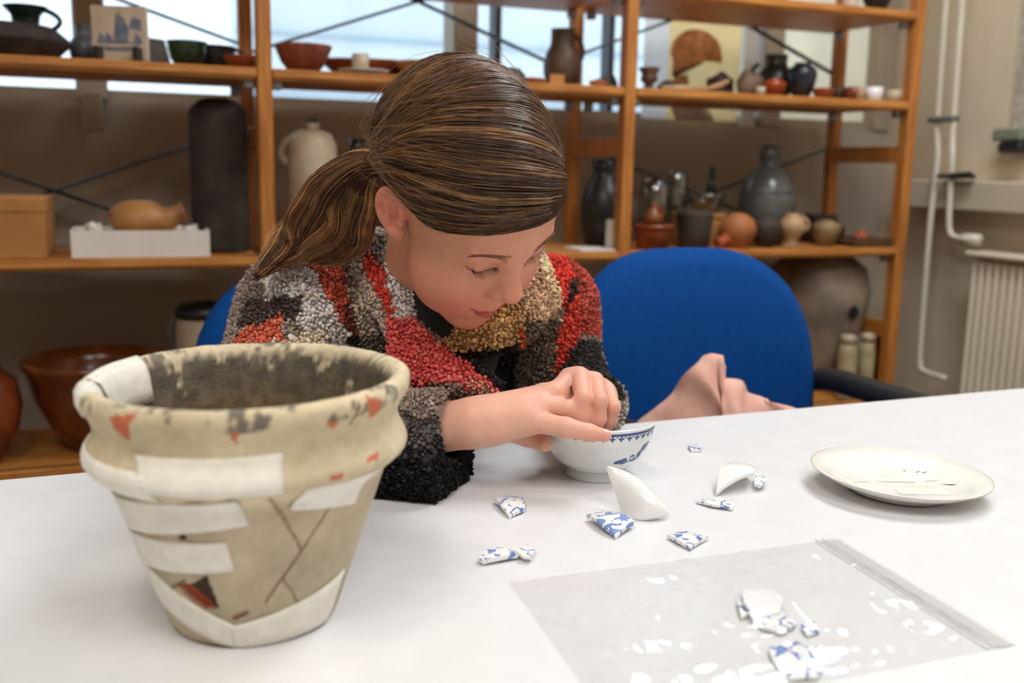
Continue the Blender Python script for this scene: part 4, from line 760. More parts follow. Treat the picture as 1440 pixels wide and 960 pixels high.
# ------------------------------------------------------------------ the girl: skeleton points
HO = A3(.3127, .9255, 1.0101); HM = np.array([[-.9425, .327, .0689], [-.2817, -.6662, -.6905], [-.1799, -.6702, .72]])
HM, _ = np.linalg.qr(HM); HM *= np.sign((HM*np.array([[-.9425, .327, .0689], [-.2817, -.6662, -.6905], [-.1799, -.6702, .72]])).sum(0))
def h2w(q): return HO+np.asarray(q, float)@HM.T
SR, SL = P(424, 418, 1.13), P(772, 412, 1.22); NB_ = P(598, 405, 1.145); CHEST = (SR+SL)/2+A3(.0, .04, -.10); HIP = A3(.335, 1.33, .53)
ER, EL = P(342, 640, 1.035), P(798, 560, 1.19); CUR = P(634, 632, .955); WR = P(668, 594, .957); WL = P(838, 560, 1.065); CUL = P(846, 574, 1.115)
def head_sdf(q, neck=True):
    x = np.abs(q[:, 0]); s = np.c_[x, q[:, 1], q[:, 2]]
    d = ell(s, (0, -.012, .042), (.0715, .092, .076)); d = smin(d, ell(s, (0, .036, .040), (.060, .048, .050)), .03)
    d = smin(d, ell(s, (0, .028, -.018), (.0585, .055, .062)), .03); d = smin(d, ell(s, (0, .030, -.056), (.049, .048, .046)), .03)
    d = smin(d, ell(s, (.0, .0640, -.087), (.021, .018, .0165)), .024); d = smin(d, ell(s, (.034, .052, -.034), (.0300, .030, .034)), .025)
    d = smax(d, -ell(s, (.0325, .0960, .0110), (.0175, .0150, .0110)), .018)            # eye sockets
    d = smin(d, ell(s, (.0308, .0672, .0112), (.0168, .0152, .0132)), .004)             # closed lids over the eyeballs
    d = smin(d, rc(s, (.010, .0835, .0260), (.044, .0715, .0285), .0055, .0045), .012)  # brow
    d = smin(d, rc(s, (0, .0775, .020), (0, .0935, -.012), .0085, .0100), .016); d = smin(d, ell(s, (0, .1010, -.0165), (.0105, .0098, .0092)), .009)
    d = smin(d, ell(s, (.0112, .0895, -.0225), (.0078, .0108, .0072)), .005); d = smax(d, -ell(s, (.0066, .0965, -.0282), (.0032, .0052, .0030)), .0025)
    d = smin(d, ell(s, (.0, .0765, -.0550), (.024, .0098, .0140)), .012)                 # mouth mound
    d = smin(d, rc(s, (.003, .0862, -.0545), (.0235, .0745, -.0475), .0045, .0018), .004); d = smin(d, rc(s, (0, .0838, -.0660), (.0185, .0755, -.0575), .0058, .0026), .004)
    d = smax(d, -(np.minimum(rc(s, (0, .0895, -.0600), (.015, .0830, -.0568), .0010, .0010), rc(s, (.015, .0830, -.0568), (.0262, .0735, -.0465), .0010, .0009))), .0022)
    # ear
    ca, sa = math.cos(.36), math.sin(.36); cf, sf = math.cos(.42), math.sin(.42)
    e = s-A3(.0685, -.004, .002); e = np.c_[e[:, 0]*cf+e[:, 1]*sf, -e[:, 0]*sf+e[:, 1]*cf, e[:, 2]]; e = np.c_[e[:, 0], e[:, 1]*ca+e[:, 2]*sa, -e[:, 1]*sa+e[:, 2]*ca]
    e = e-A3(.0035, -.009, 0.0)
    ear = ell(e, (0, 0, .006), (.0062, .0168, .0245)); ear = smin(ear, ell(e, (.0, .006, -.0175), (.0050, .0080, .0095)), .008)
    ear = smax(ear, -ell(e, (.0068, .001, .007), (.0072, .0124, .0200)), .0025); ear = smax(ear, -ell(e, (.0055, .004, -.002), (.0072, .0070, .0100)), .003); ear = smin(ear, rc(e, (.0015, -.002, -.006), (.0015, -.004, .016), .0028, .0022), .004)
    ear = smin(ear, ell(e, (.003, .0125, -.003), (.0035, .004, .005)), .003)
    return smin(d, ear, .005)
def chain(p, pts, rad, k=.0035):
    d = None
    for (a, b), (ra, rb) in zip(zip(pts, pts[1:]), zip(rad, rad[1:])): s = rc(p, a, b, ra, rb); d = s if d is None else smin(d, s, k)
    return d
def PX(*l): return [P(*q) for q in l]
RF = [(PX((751, 592, .947), (796, 601, .9375), (828, 608, .9370), (851, 612, .9390)), (.0108, .0095, .0080, .0060)),
      (PX((760, 571, .957), (796, 575, .955), (815, 587, .960), (824, 600, .968)), (.0104, .0082, .0074, .0062)),
      (PX((765, 559, .970), (796, 568, .982), (812, 582, .992), (818, 598, .998)), (.0112, .0092, .0080, .0066)),
      (PX((764, 556, .986), (792, 565, 1.004), (806, 578, 1.012), (812, 592, 1.014)), (.0108, .0092, .0080, .0066))]
RTH = (PX((712, 600, .985), (742, 612, .990), (760, 620, .982), (767, 625, .972)), (.014, .011, .0090, .0070))
LF = [(PX((800, 532, .990), (781, 552, .970), (786, 578, .970), (796, 597, .976)), (.0105, .0088, .0080, .0062)),
      (PX((815, 529, .988), (820, 560, .957), (822, 585, .961), (820, 603, .970)), (.0098, .0080, .0074, .0060)),
      (PX((836, 536, .992), (843, 563, .959), (842, 588, .965), (836, 605, .974)), (.0096, .0078, .0072, .0058)),
      (PX((853, 549, 1.0), (862, 572, .974), (857, 592, .979), (850, 604, .985)), (.0090, .0072, .0066, .0054))]
LTH = (PX((818, 551, 1.03), (798, 569, 1.022), (793, 588, 1.008), (800, 601, .997)), (.012, .0105, .0088, .0068))
def rhand_sdf(p):
    d = rc(p, WR, P(735, 583, .957), .0225, .0185)
    for (j, r) in RF: d = smin(d, rc(p, P(695, 590, .957), j[0], .018, r[0]+.001), .012)
    for j, r in RF: d = smin(smin(d, chain(p, j, r), .0016), np.linalg.norm(p-j[0]-UP*.002, axis=1)-r[0]*.9, .004)
    return smin(d, chain(p, *RTH), .008)
def lhand_sdf(p):
    d = rc(p, WL, P(824, 560, 1.02), .0170, .0145)
    for (j, r) in LF: d = smin(d, rc(p, P(832, 560, 1.03), j[0], .0120, r[0]), .008)
    for j, r in LF: d = smin(d, chain(p, j, r), .0012)
    return smin(d, chain(p, *LTH), .008)
def local(f, c, R_):
    """evaluate f only near a centre; far away return the distance to that ball"""
    def g(p):
        r = np.linalg.norm(p-c, axis=1); d = r-R_+.03; k = r < R_
        if k.any(): d[k] = f(p[k])
        return d
    return g
headW = local(lambda p: head_sdf((p-HO)@HM), HO, .20); rhW = local(rhand_sdf, P(760, 590, .965), .17); lhW = local(lhand_sdf, P(830, 560, 1.0), .15)
def body_sdf(p):
    d = headW(p); nk = h2w((0, -.028, -.045)); d = smin(d, rc(p, nk, NB_, .044, .050), .02); d = smin(d, rc(p, NB_, CHEST, .046, .075), .03); d = smin(d, rc(p, CHEST, HIP, .085, .09), .05)
    for S_, E_, W_, cx in ((SR, ER, WR, 1), (SL, EL, WL, -1)):
        d = smin(d, rc(p, NB_+A3(0, .02, -.05)+(S_-NB_)*.3, S_+A3(0, .01, -.03), .035, .030), .03); d = smin(d, rc(p, S_+A3(0, .01, -.03), E_, .034, .031), .02); d = smin(d, rc(p, E_, W_, .031, .0235), .015)
    d = smin(d, rhW(p), .010); d = smin(d, lhW(p), .010); return d
girl = empty('person', HIP, 'girl in a multicoloured fleece jacket bending over a porcelain bowl', 'person')
V, Q = mesh_sdf(body_sdf, (.02, .74, .46), (.66, 1.50, 1.16), .0016, 4)
def face_cols(V):
    q = (V-HO)@HM; x = np.abs(q[:, 0]); s = np.c_[x, q[:, 1], q[:, 2]]; c = np.tile(A3(216, 152, 122), (len(V), 1))
    def mix(c, k, t): k = np.clip(k, 0, 1)[:, None]; return c*(1-k)+np.asarray(t, float)*k
    isH = np.linalg.norm(V-HO, axis=1) < .17; hand = ~isH
    c = mix(c, hand*1., (228, 176, 154))  # hands lighter than the face: their stronger light is in the colour
    bl = np.exp(-(((x-.046)/.024)**2+((q[:, 2]+.046)/.026)**2))*isH*(q[:, 1] > .01); c = mix(c, bl*.50, (206, 96, 82))
    c = mix(c, np.exp(-(((x)/.016)**2+((q[:, 2]+.088)/.014)**2))*isH*(q[:, 1] > .03)*.45, (208, 110, 92))
    c = mix(c, np.exp(-((np.linalg.norm(s-A3(.0, .107, -.017), axis=1)/.011)**2))*.3, (214, 120, 100))
    sl_ = np.interp(x, [0, .015, .0262], [-.0600, -.0568, -.0465]); up_ = sl_+.0062*np.sqrt(np.clip(1-(x/.0255)**2, 0, 1))-.0012*np.exp(-(x/.003)**2); lo_ = sl_-.0088*np.sqrt(np.clip(1-(x/.0225)**2, 0, 1)); fr_ = isH & (q[:, 1] > .055)
    lip = np.minimum((up_-q[:, 2])/.0012, (q[:, 2]-lo_)/.0016)*fr_; c = mix(c, np.clip(lip, 0, .92), (186, 84, 80)); c = mix(c, (1.15-segdist(x, q[:, 2], [(0, -.0600), (.015, -.0568), (.0268, -.0460)])/.0010)*fr_, (112, 44, 42))
    c = mix(c, 1.2-ell(s, (.0066, .0960, -.0282), (.0032, .0052, .003))/.001, (120, 62, 50))  # nostril recess darkened in the colour to stand for shade
    ey = np.exp(-(((x-.0305)/.017)**2+((q[:, 2]-.010)/.010)**2))*(q[:, 1] > .05); c = mix(c, ey*.35*isH, (196, 132, 112))
    lash = segdist(x, q[:, 2], LASH); c = mix(c, (1.25-lash/.0008)*(q[:, 1] > .05)*isH, (66, 42, 34))
    crease = segdist(x, q[:, 2], [(a, b+.0088-.25*abs(a-.03)) for a, b in LASH]); c = mix(c, (.8-crease/.0012)*.5*(q[:, 1] > .05)*isH, (168, 104, 86))
    c = mix(c, .5*np.exp(-(np.maximum(0, ell(s, (.077, -.014, .004), (.012, .022, .032)))/.004)**2)*isH, (222, 130, 108))
    for j, r in RF+LF: 
        for m_ in j[1:3]: c = mix(c, np.exp(-(np.linalg.norm(V-m_, axis=1)/.010)**2)*.28*hand, (214, 128, 112))
        c = mix(c, np.exp(-(np.linalg.norm(V-j[-1], axis=1)/.010)**2)*.4*hand, (222, 132, 120)); c = mix(c, np.exp(-(np.linalg.norm(V-j[0], axis=1)/.011)**2)*.2*hand, (222, 150, 132))
    return c+(fbm(V, 120, 2)-.5)[:, None]*A3(10, 12, 12)
LASH = [(.0155, .0080), (.020, .0050), (.027, .0028), (.034, .0028), (.041, .0058), (.0460, .0098)]
skin = mat('skin', (222, 172, 146), .48, (252, 250, 249), 300, attr='Col', bump=.06, bscale=900, sss=.22, spec=.35)
bodyo = npmesh('body', V-HIP, Q, skin, girl); setcol(bodyo, face_cols(V))
def onhead(q, off=.0, it=3):
    q = np.array(q, float)
    for _ in range(it): g, d = grad(head_sdf, q, .0008); q = q-(d-off)[:, None]*g
    return q, g
def ribbons(paths, w0, w1, name, m, par, cols=None, three=True):
    """many thin strands in one mesh: paths (N,K,3)"""
    N_, K, _ = paths.shape; t = np.gradient(paths, axis=1); t /= np.maximum(np.linalg.norm(t, axis=2, keepdims=True), 1e-9)
    u = np.cross(t, A3(.31, .22, .93)); u /= np.maximum(np.linalg.norm(u, axis=2, keepdims=True), 1e-9); w = np.cross(t, u); rad = (np.linspace(0, 1, K)**1.5*(w1-w0)+w0)[None, :, None]
    rad = np.asarray(rad); vs_ = [paths+rad*(u*math.cos(a)+w*math.sin(a)) for a in (0, 2.094, 4.189)]; v = np.stack(vs_, 2).reshape(-1, 3)
    b = (np.arange(N_)[:, None, None]*K+np.arange(K-1)[None, :, None])*3+np.arange(3)[None, None]; n2 = (np.arange(N_)[:, None, None]*K+np.arange(K-1)[None, :, None])*3+(np.arange(3)+1)[None, None] % 3
    q = np.stack([b, n2, n2+3, b+3], -1).reshape(-1, 4); o = npmesh(name, v-HIP, q, m, par)
    if cols is not None: setcol(o, np.repeat(cols, K*3, axis=0) if cols.ndim == 2 else cols.reshape(-1, 3))
    return o
lashm = mat('lash_hair', (46, 32, 26), .5, (58, 40, 30), 50); browm = mat('brow_hair', (140, 100, 74), .6, (122, 86, 62), 50)
lp = []; bp_ = []
for sg in (-1, 1):
    t = np.linspace(0, 1, 46); lx = np.interp(t, np.linspace(0, 1, len(LASH)), [a for a, b in LASH]); lz = np.interp(t, np.linspace(0, 1, len(LASH)), [b for a, b in LASH])
    r0, g0 = onhead(np.c_[sg*lx, np.full(46, .083), lz]); L_ = .0075*(.6+.4*np.sin(PI*t))[:, None]; tip = np.c_[sg*(t-.45)*.55, np.full(46, .72), -.62-.0*t]+(rng.random((46, 3))-.5)*.25
    tt = np.linspace(0, 1, 6)[None, :, None]; lp.append(r0[:, None]+tip[:, None]*L_[:, None]*tt+A3(0, .25, .35)*(L_[:, None]*tt**2))
    n = 170; t = rng.beta(1.4, 1.2, n); bx = .010+.043*t; bz = .0252+.0055*t+.0030*np.sin(PI*np.clip(t*.75+.1, 0, 1))-.004*t**3+(rng.random(n)-.5)*.0050*(1-.6*t); r0, g0 = onhead(np.c_[sg*bx, np.full(n, .085), bz], .0003)
    dr = np.c_[sg*np.full(n, .9), -.3*np.ones(n), .35-.6*t]; tt = np.linspace(0, 1, 4)[None, :, None]; bp_.append(r0[:, None]+dr[:, None]*.006*tt+g0[:, None]*.0006*tt)
for a, b in zip(lp, bp_): ribbons(h2w(a), .00022, .00005, 'eyelashes', lashm, girl)['kind'] = 'stuff'; ribbons(h2w(b), .00011, .00004, 'eyebrow', browm, girl)['kind'] = 'stuff'
# finger nail
def nail(j, r, up):
    a, b = np.array(j[-2]), np.array(j[-1]); t = (b-a)/np.linalg.norm(b-a); n = np.asarray(up, float); n = n-t*(n@t); n /= np.linalg.norm(n); s_ = np.cross(t, n); g = []
    for iu in np.linspace(-1, 1, 7):
        for jv in np.linspace(-1, 1, 7): w_ = r*.72*(1-.18*max(0, jv)**2); an = iu*.8; g.append(b+t*(jv*.0042-.0012)+s_*w_*math.sin(an)*1.15+n*((r+.0004)*(math.cos(an)*1.0))-n*.0003*jv*jv)
    return np.array(g)
nm_ = mat('nail', (238, 190, 176), .25, (232, 180, 168), 200); q = np.array([(i*7+j, i*7+7+j, i*7+8+j, i*7+j+1) for i in range(6) for j in range(6)])
gn = nail(RF[0][0], RF[0][1][-1], -FW*.6+UP*.75); npmesh('finger_nail', gn-HIP, q, nm_, girl)
# ------------------------------------------------------------------ jacket
ax_r = (CUR-ER)/np.linalg.norm(CUR-ER); CL1, CL2 = P(548, 385, 1.085), P(578, 448, 1.035)
def jacket_sdf(p):
    d = ell(p, (CHEST+HIP)/2+A3(0, -.01, .03), (.165, .13, .20)); d = smin(d, ell(p, CHEST+A3(0, .0, .02), (.155, .105, .12)), .06)
    d = smin(d, rc(p, NB_+A3(-.02, .03, -.04), SR+A3(0, .01, -.02), .062, .062), .04); d = smin(d, rc(p, NB_+A3(.02, .03, -.04), SL+A3(0, .01, -.02), .062, .058), .04)
    d = smin(d, rc(p, SR+A3(0, .01, -.02), ER, .066, .060), .035); d = smin(d, rc(p, SL+A3(0, .01, -.02), EL, .058, .050), .03)
    fr = rc(p, ER, CUR+ax_r*.05, .058, .0575); fr = smax(fr, (p-CUR)@ax_r, .006); d = smin(d, fr, .02)
    al = (CUL-EL)/np.linalg.norm(CUL-EL); fl = rc(p, EL, CUL+al*.05, .046, .028); fl = smax(fl, (p-CUL)@al, .006); d = smin(d, fl, .02)
    # neck opening, then the collar and lapels
    nk = h2w((0, -.02, -.05)); d = smax(d, -rc(p, P(615, 400, 1.09), P(645, 500, 1.00), .050, .045), .012)
    d = smin(d, chain(p, PX((520, 345, 1.16), (536, 362, 1.12), (558, 400, 1.085), (574, 442, 1.06)), (.022, .024, .022, .016), .01), .010)
    d = smin(d, chain(p, PX((520, 375, 1.11), (545, 420, 1.08), (562, 460, 1.05)), (.018, .019, .016), .01), .008)
    d = smin(d, tri(p, P(563, 450, 1.050), P(560, 522, 1.030), P(640, 540, 1.010), .011), .006); d = smin(d, tri(p, P(575, 450, 1.045), P(605, 490, 1.025), P(692, 546, 1.010), .010), .006); d = smin(d, tri(p, P(570, 460, 1.048), P(692, 547, 1.010), P(570, 532, 1.03), .010), .006)
    d = smin(d, chain(p, PX((630, 482, 1.045), (670, 470, 1.035), (735, 447, 1.055), (762, 410, 1.10), (740, 360, 1.16)), (.012, .020, .020, .020, .02), .012), .010)
    d = smin(d, chain(p, PX((650, 492, 1.055), (720, 470, 1.06), (748, 440, 1.08)), (.010, .014, .012), .012), .008)
    d = smax(d, .7405+.003-p[:, 2]-10*np.clip(p[:, 1]-1.052, 0, 1), .004)
    return d
cuffR = lambda p: (p-CUR)@ax_r
def jk(p):
    d = jacket_sdf(p); d = np.maximum(d, -rc(p, WR-(WR-ER)*.22, WR+(WR-ER)*.5, .033, .036)); al = (CUL-EL)/np.linalg.norm(CUL-EL); return np.maximum(d, -rc(p, CUL-al*.04, CUL+al*.1, .021, .023))
JV, JQ = mesh_sdf(jk, (-.04, .74, .46), (.70, 1.52, 1.04), .0028, 3, proj=1)
DR = 1.08
def pat(p):
    q = p-CAM; return 720+F*(q@RT)/DR, 480-F*(q@UP)/DR
PATCH = [([(300, 300), (430, 330), (520, 340), (520, 700), (250, 700)], (132, 118, 110)),
 ([(340, 340), (420, 340), (420, 450), (340, 460)], (112, 99, 94)), ([(366, 392), (425, 368), (462, 398), (484, 440), (492, 508), (468, 512), (440, 470), (410, 440), (375, 420)], (198, 190, 184)),
 ([(345, 425), (425, 418), (430, 446), (372, 462), (340, 462)], (74, 62, 60)), ([(412, 360), (462, 345), (492, 418), (502, 470), (486, 470), (470, 424), (430, 376)], (178, 78, 60)), ([(482, 425), (495, 420), (503, 478), (486, 478)], (112, 60, 56)),
 ([(335, 470), (402, 448), (412, 478), (370, 494), (330, 490)], (206, 94, 70)), ([(280, 486), (370, 480), (400, 520), (280, 560)], (192, 122, 110)), ([(388, 478), (450, 466), (470, 510), (390, 520)], (222, 192, 164)),
 ([(462, 345), (500, 340), (545, 395), (560, 480), (552, 520), (505, 510), (500, 450), (488, 400)], (168, 152, 140)), ([(495, 470), (552, 470), (556, 560), (495, 560)], (98, 90, 86)), ([(484, 472), (502, 470), (504, 560), (486, 560)], (44, 40, 40)),
 ([(505, 350), (530, 355), (548, 395), (580, 448), (566, 462), (532, 410)], (192, 62, 52)), ([(538, 330), (575, 350), (592, 448), (568, 448), (545, 395)], (190, 180, 178)),
 ([(640, 488), (735, 480), (760, 640), (600, 640), (640, 560)], (34, 31, 31)), ([(724, 470), (782, 460), (788, 640), (735, 640)], (98, 84, 70)), ([(618, 490), (640, 455), (760, 415), (765, 465), (725, 478), (650, 497)], (182, 142, 92)), ([(728, 466), (758, 446), (764, 462), (735, 482)], (192, 64, 48)),
 ([(731, 367), (771, 342), (781, 383), (793, 421), (797, 450), (742, 453), (736, 416)], (176, 142, 110)),
 ([(754, 362), (771, 342), (784, 383), (795, 426), (782, 437), (768, 394)], (206, 172, 134)),
 ([(738, 448), (790, 448), (789, 522), (784, 652), (739, 652)], (98, 84, 70)),
 ([(772, 319), (808, 324), (819, 374), (810, 407), (802, 437), (792, 421), (781, 380)], (196, 54, 44)),
 ([(808, 324), (854, 340), (860, 469), (819, 469), (823, 407)], (150, 60, 50)),
 ([(810, 381), (825, 377), (821, 421), (807, 446), (804, 421)], (54, 44, 42)),
 ([(802, 441), (823, 407), (830, 450), (817, 497), (789, 525), (789, 475), (795, 451)], (188, 58, 44)),
 ([(821, 480), (854, 475), (914, 652), (784, 652), (789, 527)], (48, 44, 44)),
 ([(855, 566), (935, 566), (935, 652), (855, 652)], (150, 142, 134)),
 ([(552, 448), (588, 444), (620, 480), (700, 540), (712, 566), (560, 550), (550, 500)], (216, 82, 82)), ([(655, 530), (690, 535), (712, 566), (665, 556)], (196, 124, 108))]
def jcol(p):
    x, y = pat(p+(np.stack([fbm(p, 30, 3), fbm(p, 30, 13), fbm(p, 30, 23)], -1)-.5)*.015+rng.normal(size=p.shape)*.0013); c = np.tile(A3(118, 106, 98), (len(p), 1))
    for poly, k in PATCH: c[inpoly(x, y, poly)] = k
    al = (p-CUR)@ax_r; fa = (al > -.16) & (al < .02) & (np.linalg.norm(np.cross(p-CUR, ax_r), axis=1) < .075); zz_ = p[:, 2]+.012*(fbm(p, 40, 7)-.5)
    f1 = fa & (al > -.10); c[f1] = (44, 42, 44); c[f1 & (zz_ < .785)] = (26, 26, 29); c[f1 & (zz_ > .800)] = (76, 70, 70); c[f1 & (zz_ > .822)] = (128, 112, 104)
    return c
fleece = mat('fleece', (128, 112, 104), .95, (215, 210, 206), 260, attr='Col', bump=.4, bscale=420, spec=.1)
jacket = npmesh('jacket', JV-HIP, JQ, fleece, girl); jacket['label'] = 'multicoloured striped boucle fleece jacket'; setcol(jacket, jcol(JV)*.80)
from mathutils.kdtree import KDTree
cand = JV[(JV[:, 2] > .725) & (JV[:, 1] < 1.27)]; cand = cand+(rng.random(cand.shape)-.5)*.0024; kd = KDTree(len(cand))
for i_, q_ in enumerate(cand): kd.insert(q_, i_)
kd.balance(); dead = bytearray(len(cand)); keep = []
for i_ in rng.permutation(len(cand)):
    if dead[i_]: continue
    keep.append(i_)
    for _, j_, _ in kd.find_range(cand[i_], .0030): dead[j_] = 1
NP_ = cand[keep]
g, _ = grad(jk, NP_, .002); NP_ = NP_+(rng.random(NP_.shape)-.5)*.0012
ph = (1+5**.5)/2; IV = np.array([(-1, ph, 0), (1, ph, 0), (-1, -ph, 0), (1, -ph, 0), (0, -1, ph), (0, 1, ph), (0, -1, -ph), (0, 1, -ph), (ph, 0, -1), (ph, 0, 1), (-ph, 0, -1), (-ph, 0, 1)])/math.hypot(1, ph)
IF = np.array([(0, 11, 5), (0, 5, 1), (0, 1, 7), (0, 7, 10), (0, 10, 11), (1, 5, 9), (5, 11, 4), (11, 10, 2), (10, 7, 6), (7, 1, 8), (3, 9, 4), (3, 4, 2), (3, 2, 6), (3, 6, 8), (3, 8, 9), (4, 9, 5), (2, 4, 11), (6, 2, 10), (8, 6, 7), (9, 8, 1)])
n = len(NP_); sc = (.0018+.0010*rng.random((n, 1, 1)))*(1+.75*(rng.random((n, 1, 3))-.5)); wob = 1+.55*(rng.random((n, 12, 1))-.5); nv = NP_[:, None]+g[:, None]*.0006+IV[None]*sc*wob
nc = jcol(NP_); mot = fbm(NP_, 75, 31)[:, None]; lum = nc.mean(1, keepdims=True); nc = (nc*.88+lum*.12)*(.86+.42*rng.random((n, 1))+.38*mot)+(rng.random((n, 1)) < .10)*A3(26, 24, 22)
nub = npmesh('fleece_nubs', nv.reshape(-1, 3)-HIP, None, fleece, jacket, True, tris=(np.arange(n)[:, None, None]*12+IF[None]).reshape(-1, 3)); setcol(nub, np.repeat(nc, 12, axis=0)); nub['kind'] = 'stuff'
print('nubs', n, 'jacket', len(JQ), 'body', len(Q))
# black shirt in the neck opening
sv, sq = mesh_sdf(lambda p: smin(smin(rc(p, NB_+A3(0, .01, -.01), P(625, 478, 1.075), .056, .05), rc(p, NB_, CHEST, .05, .10), .03), rc(p, P(615, 440, 1.10), P(645, 500, 1.085), .045, .04), .03), (.10, .90, .55), (.55, 1.30, 1.06), .004, 3)
sh = npmesh('shirt', sv-HIP, sq, mat('black_jersey', (24, 23, 25), .9, (30, 29, 31), 200, bump=.1, bscale=800), girl); sh['label'] = 'black shirt under the jacket'
# trousers and shoes under the table
tr = lambda p: smin(smin(rc(p, HIP+A3(-.07, 0, 0), A3(.25, 1.02, .535), .075, .055), rc(p, HIP+A3(.07, 0, 0), A3(.42, 1.02, .535), .075, .055), .03), smin(rc(p, A3(.25, 1.02, .53), A3(.25, 1.06, .10), .054, .042), rc(p, A3(.42, 1.02, .53), A3(.42, 1.06, .10), .054, .042), .01), .02)
tv_, tq = mesh_sdf(tr, (.12, .90, .02), (.56, 1.48, .70), .007, 3); npmesh('trousers', tv_-HIP, tq, mat('dark_denim', (44, 52, 72), .8, (36, 42, 60), 60, bump=.2, bscale=400), girl)
for X in (.25, .42):
    v_, q_ = mesh_sdf(lambda p: smax(smin(ell(p, (X, .98, .035), (.040, .105, .045)), rc(p, (X, 1.055, .04), (X, 1.06, .09), .042, .042), .02), -p[:, 2], .004), (X-.1, .85, -.02), (X+.1, 1.15, .16), .006, 2); npmesh('shoe', v_-HIP, q_, mat('white_trainer', (210, 208, 204), .6, (196, 194, 190), 30), girl)
ch2 = make_chair((.342, 1.40, 0), math.radians(4), 'blue office chair on which the girl sits', -.062)
# ------------------------------------------------------------------ hair
HC_ = A3(0, -.012, .041); HR = A3(.0800, .1020, .0885)
def hcap(q, off=0.):
    s = np.c_[np.abs(q[:, 0]), q[:, 1], q[:, 2]]; d = smin(ell(s, HC_, HR), ell(s, (0, .040, .042), (.063, .049, .052)), .03)-off
    zl = np.interp(q[:, 1], [-.11, -.07, -.035, -.012, .012, .045, .075, .095], [-.055, -.045, -.02, .022, .036, .050, .064, .068]); return smax(d, (zl-q[:, 2])*.8, .008)
hv, hq = mesh_sdf(hcap, (-.11, -.14, -.10), (.11, .12, .16), .0028, 3)
hairm = mat('hair', (96, 66, 44), .38, (190, 180, 172), 90, attr='Col', spec=.45, lo=.2, hi=.8); corem = mat('hair_under', (72, 48, 32), .75, (190, 180, 172), 90, attr='Col', spec=.1, lo=.2, hi=.8); hair = npmesh('hair', h2w(hv)-HIP, hq, corem, girl); setcol(hair, np.tile(A3(72, 48, 32), (len(hv), 1))*(.8+.4*fbm(hv*A3(1, .25, 1), 160, 3))[:, None]); hair['label'] = 'brown hair swept into a low ponytail'
camh = (CAM-HO)@HM
def onhair(px, py, off=.0):
    d = ray(px, py)@HM; R_ = HR+off; o = (camh-HC_)/R_; dd = d/R_; a, b, c = dd@dd, 2*o@dd, o@o-1; disc = b*b-4*a*c
    t = (-b-math.sqrt(disc))/(2*a) if disc > 0 else -b/(2*a); q = o+dd*t; return q/np.linalg.norm(q)
TIE = onhair(536, 222)
LANES = [[(802, 294), (752, 313), (682, 325), (612, 314), (574, 282), (548, 248)], [(804, 276), (742, 287), (672, 286), (602, 264), (560, 240), (545, 232)], [(806, 254), (732, 246), (662, 238), (596, 224), (556, 220), (544, 224)], [(807, 228), (740, 196), (670, 186), (604, 186), (560, 200), (543, 217)],
         [(806, 200), (752, 150), (690, 134), (625, 145), (568, 182), (542, 212)], [(795, 175), (745, 112), (692, 98), (625, 112), (570, 160), (541, 209)], [(800, 160), (750, 95), (690, 84), (620, 100), (562, 152), (539, 207)]]
LN = np.array([[onhair(*q) for q in l]+[TIE] for l in LANES])
LN[:6, 0] += .28*(LN[:6, 0]-LN[:6, 1]); LN /= np.linalg.norm(LN, axis=2, keepdims=True); bk = LN[-1].copy()
for e in (1, 2):                           # lanes over the far side, away from the lens
    nb_ = bk+e*.42*np.sin(np.linspace(0, PI, 7))[:, None]*(FW@HM)[None]+e*.12*A3(-.5, 0, 0); nb_ /= np.linalg.norm(nb_, axis=1, keepdims=True); LN = np.concatenate([LN, nb_[None]])
# strands left of the parting, down the far side of the head
far = [[LN[k][0], *(LN[k][0]*(1-t)+A3(-1, -.1-.2*k, .1)*t for t in (.35, .7)), A3(-.9, -.5, -.25), A3(-.5, -.9, -.35), A3(-.0, -1, -.3), TIE] for k in range(0, 8, 2)]
FR = np.array(far, float); FR /= np.linalg.norm(FR, axis=2, keepdims=True)
_lt = {}
def lanecurve(LNs, lam, n):
    if (id(LNs), n) not in _lt: _lt[(id(LNs), n)] = np.array([spline(l, n) for l in LNs])
    tb_ = _lt[(id(LNs), n)]; lam = np.clip(lam, 0, len(LNs)-1.001); i = int(lam); u = lam-i; c = tb_[i]*(1-u)+tb_[i+1]*u; return c/np.linalg.norm(c, axis=1, keepdims=True)
K = 26; paths = []; cols = []; tt = np.linspace(0, 1, K)
PAL = np.array([(66, 45, 30), (88, 61, 40), (110, 78, 50), (136, 98, 62), (164, 122, 80)], float)
for cl in range(360):
    isf = cl >= 300; LNs = FR if isf else LN; lam = rng.random()*(len(LNs)-1)
    if cl < 40: lam = .8*rng.random()
    base = lanecurve(LNs, lam, K*2); lift = .0035+.0045*rng.random()-(.003 if lam < .5 and not isf else 0); wv = rng.random()*6; cc = PAL[min(4, int(rng.beta(2, 2.6)*5))]
    for s_ in range(20):
        l2 = lam+rng.normal()*.10; b = lanecurve(LNs, max(0, l2), K*2); t0 = rng.random()**3*.40 if cl % 3 else 0.; t1 = 1.0; idx = t0+(t1-t0)*tt; p = np.stack([np.interp(idx, np.linspace(0, 1, K*2), b[:, a]) for a in range(3)], -1)
        q = HC_+p*HR; nrm = p/HR; nrm /= np.linalg.norm(nrm, axis=1, keepdims=True); li = lift*np.sin(PI*np.clip(idx*.9+.08, 0, 1))+.0010*np.sin(idx*9+wv)+rng.normal()*.0008+.0010*np.sin(idx*14+rng.random()*6)
        q = q+nrm*li[:, None]; paths.append(q); k = .75+.5*rng.random(); cols.append(cc*k)
paths = h2w(np.array(paths)); cols = np.array(cols)
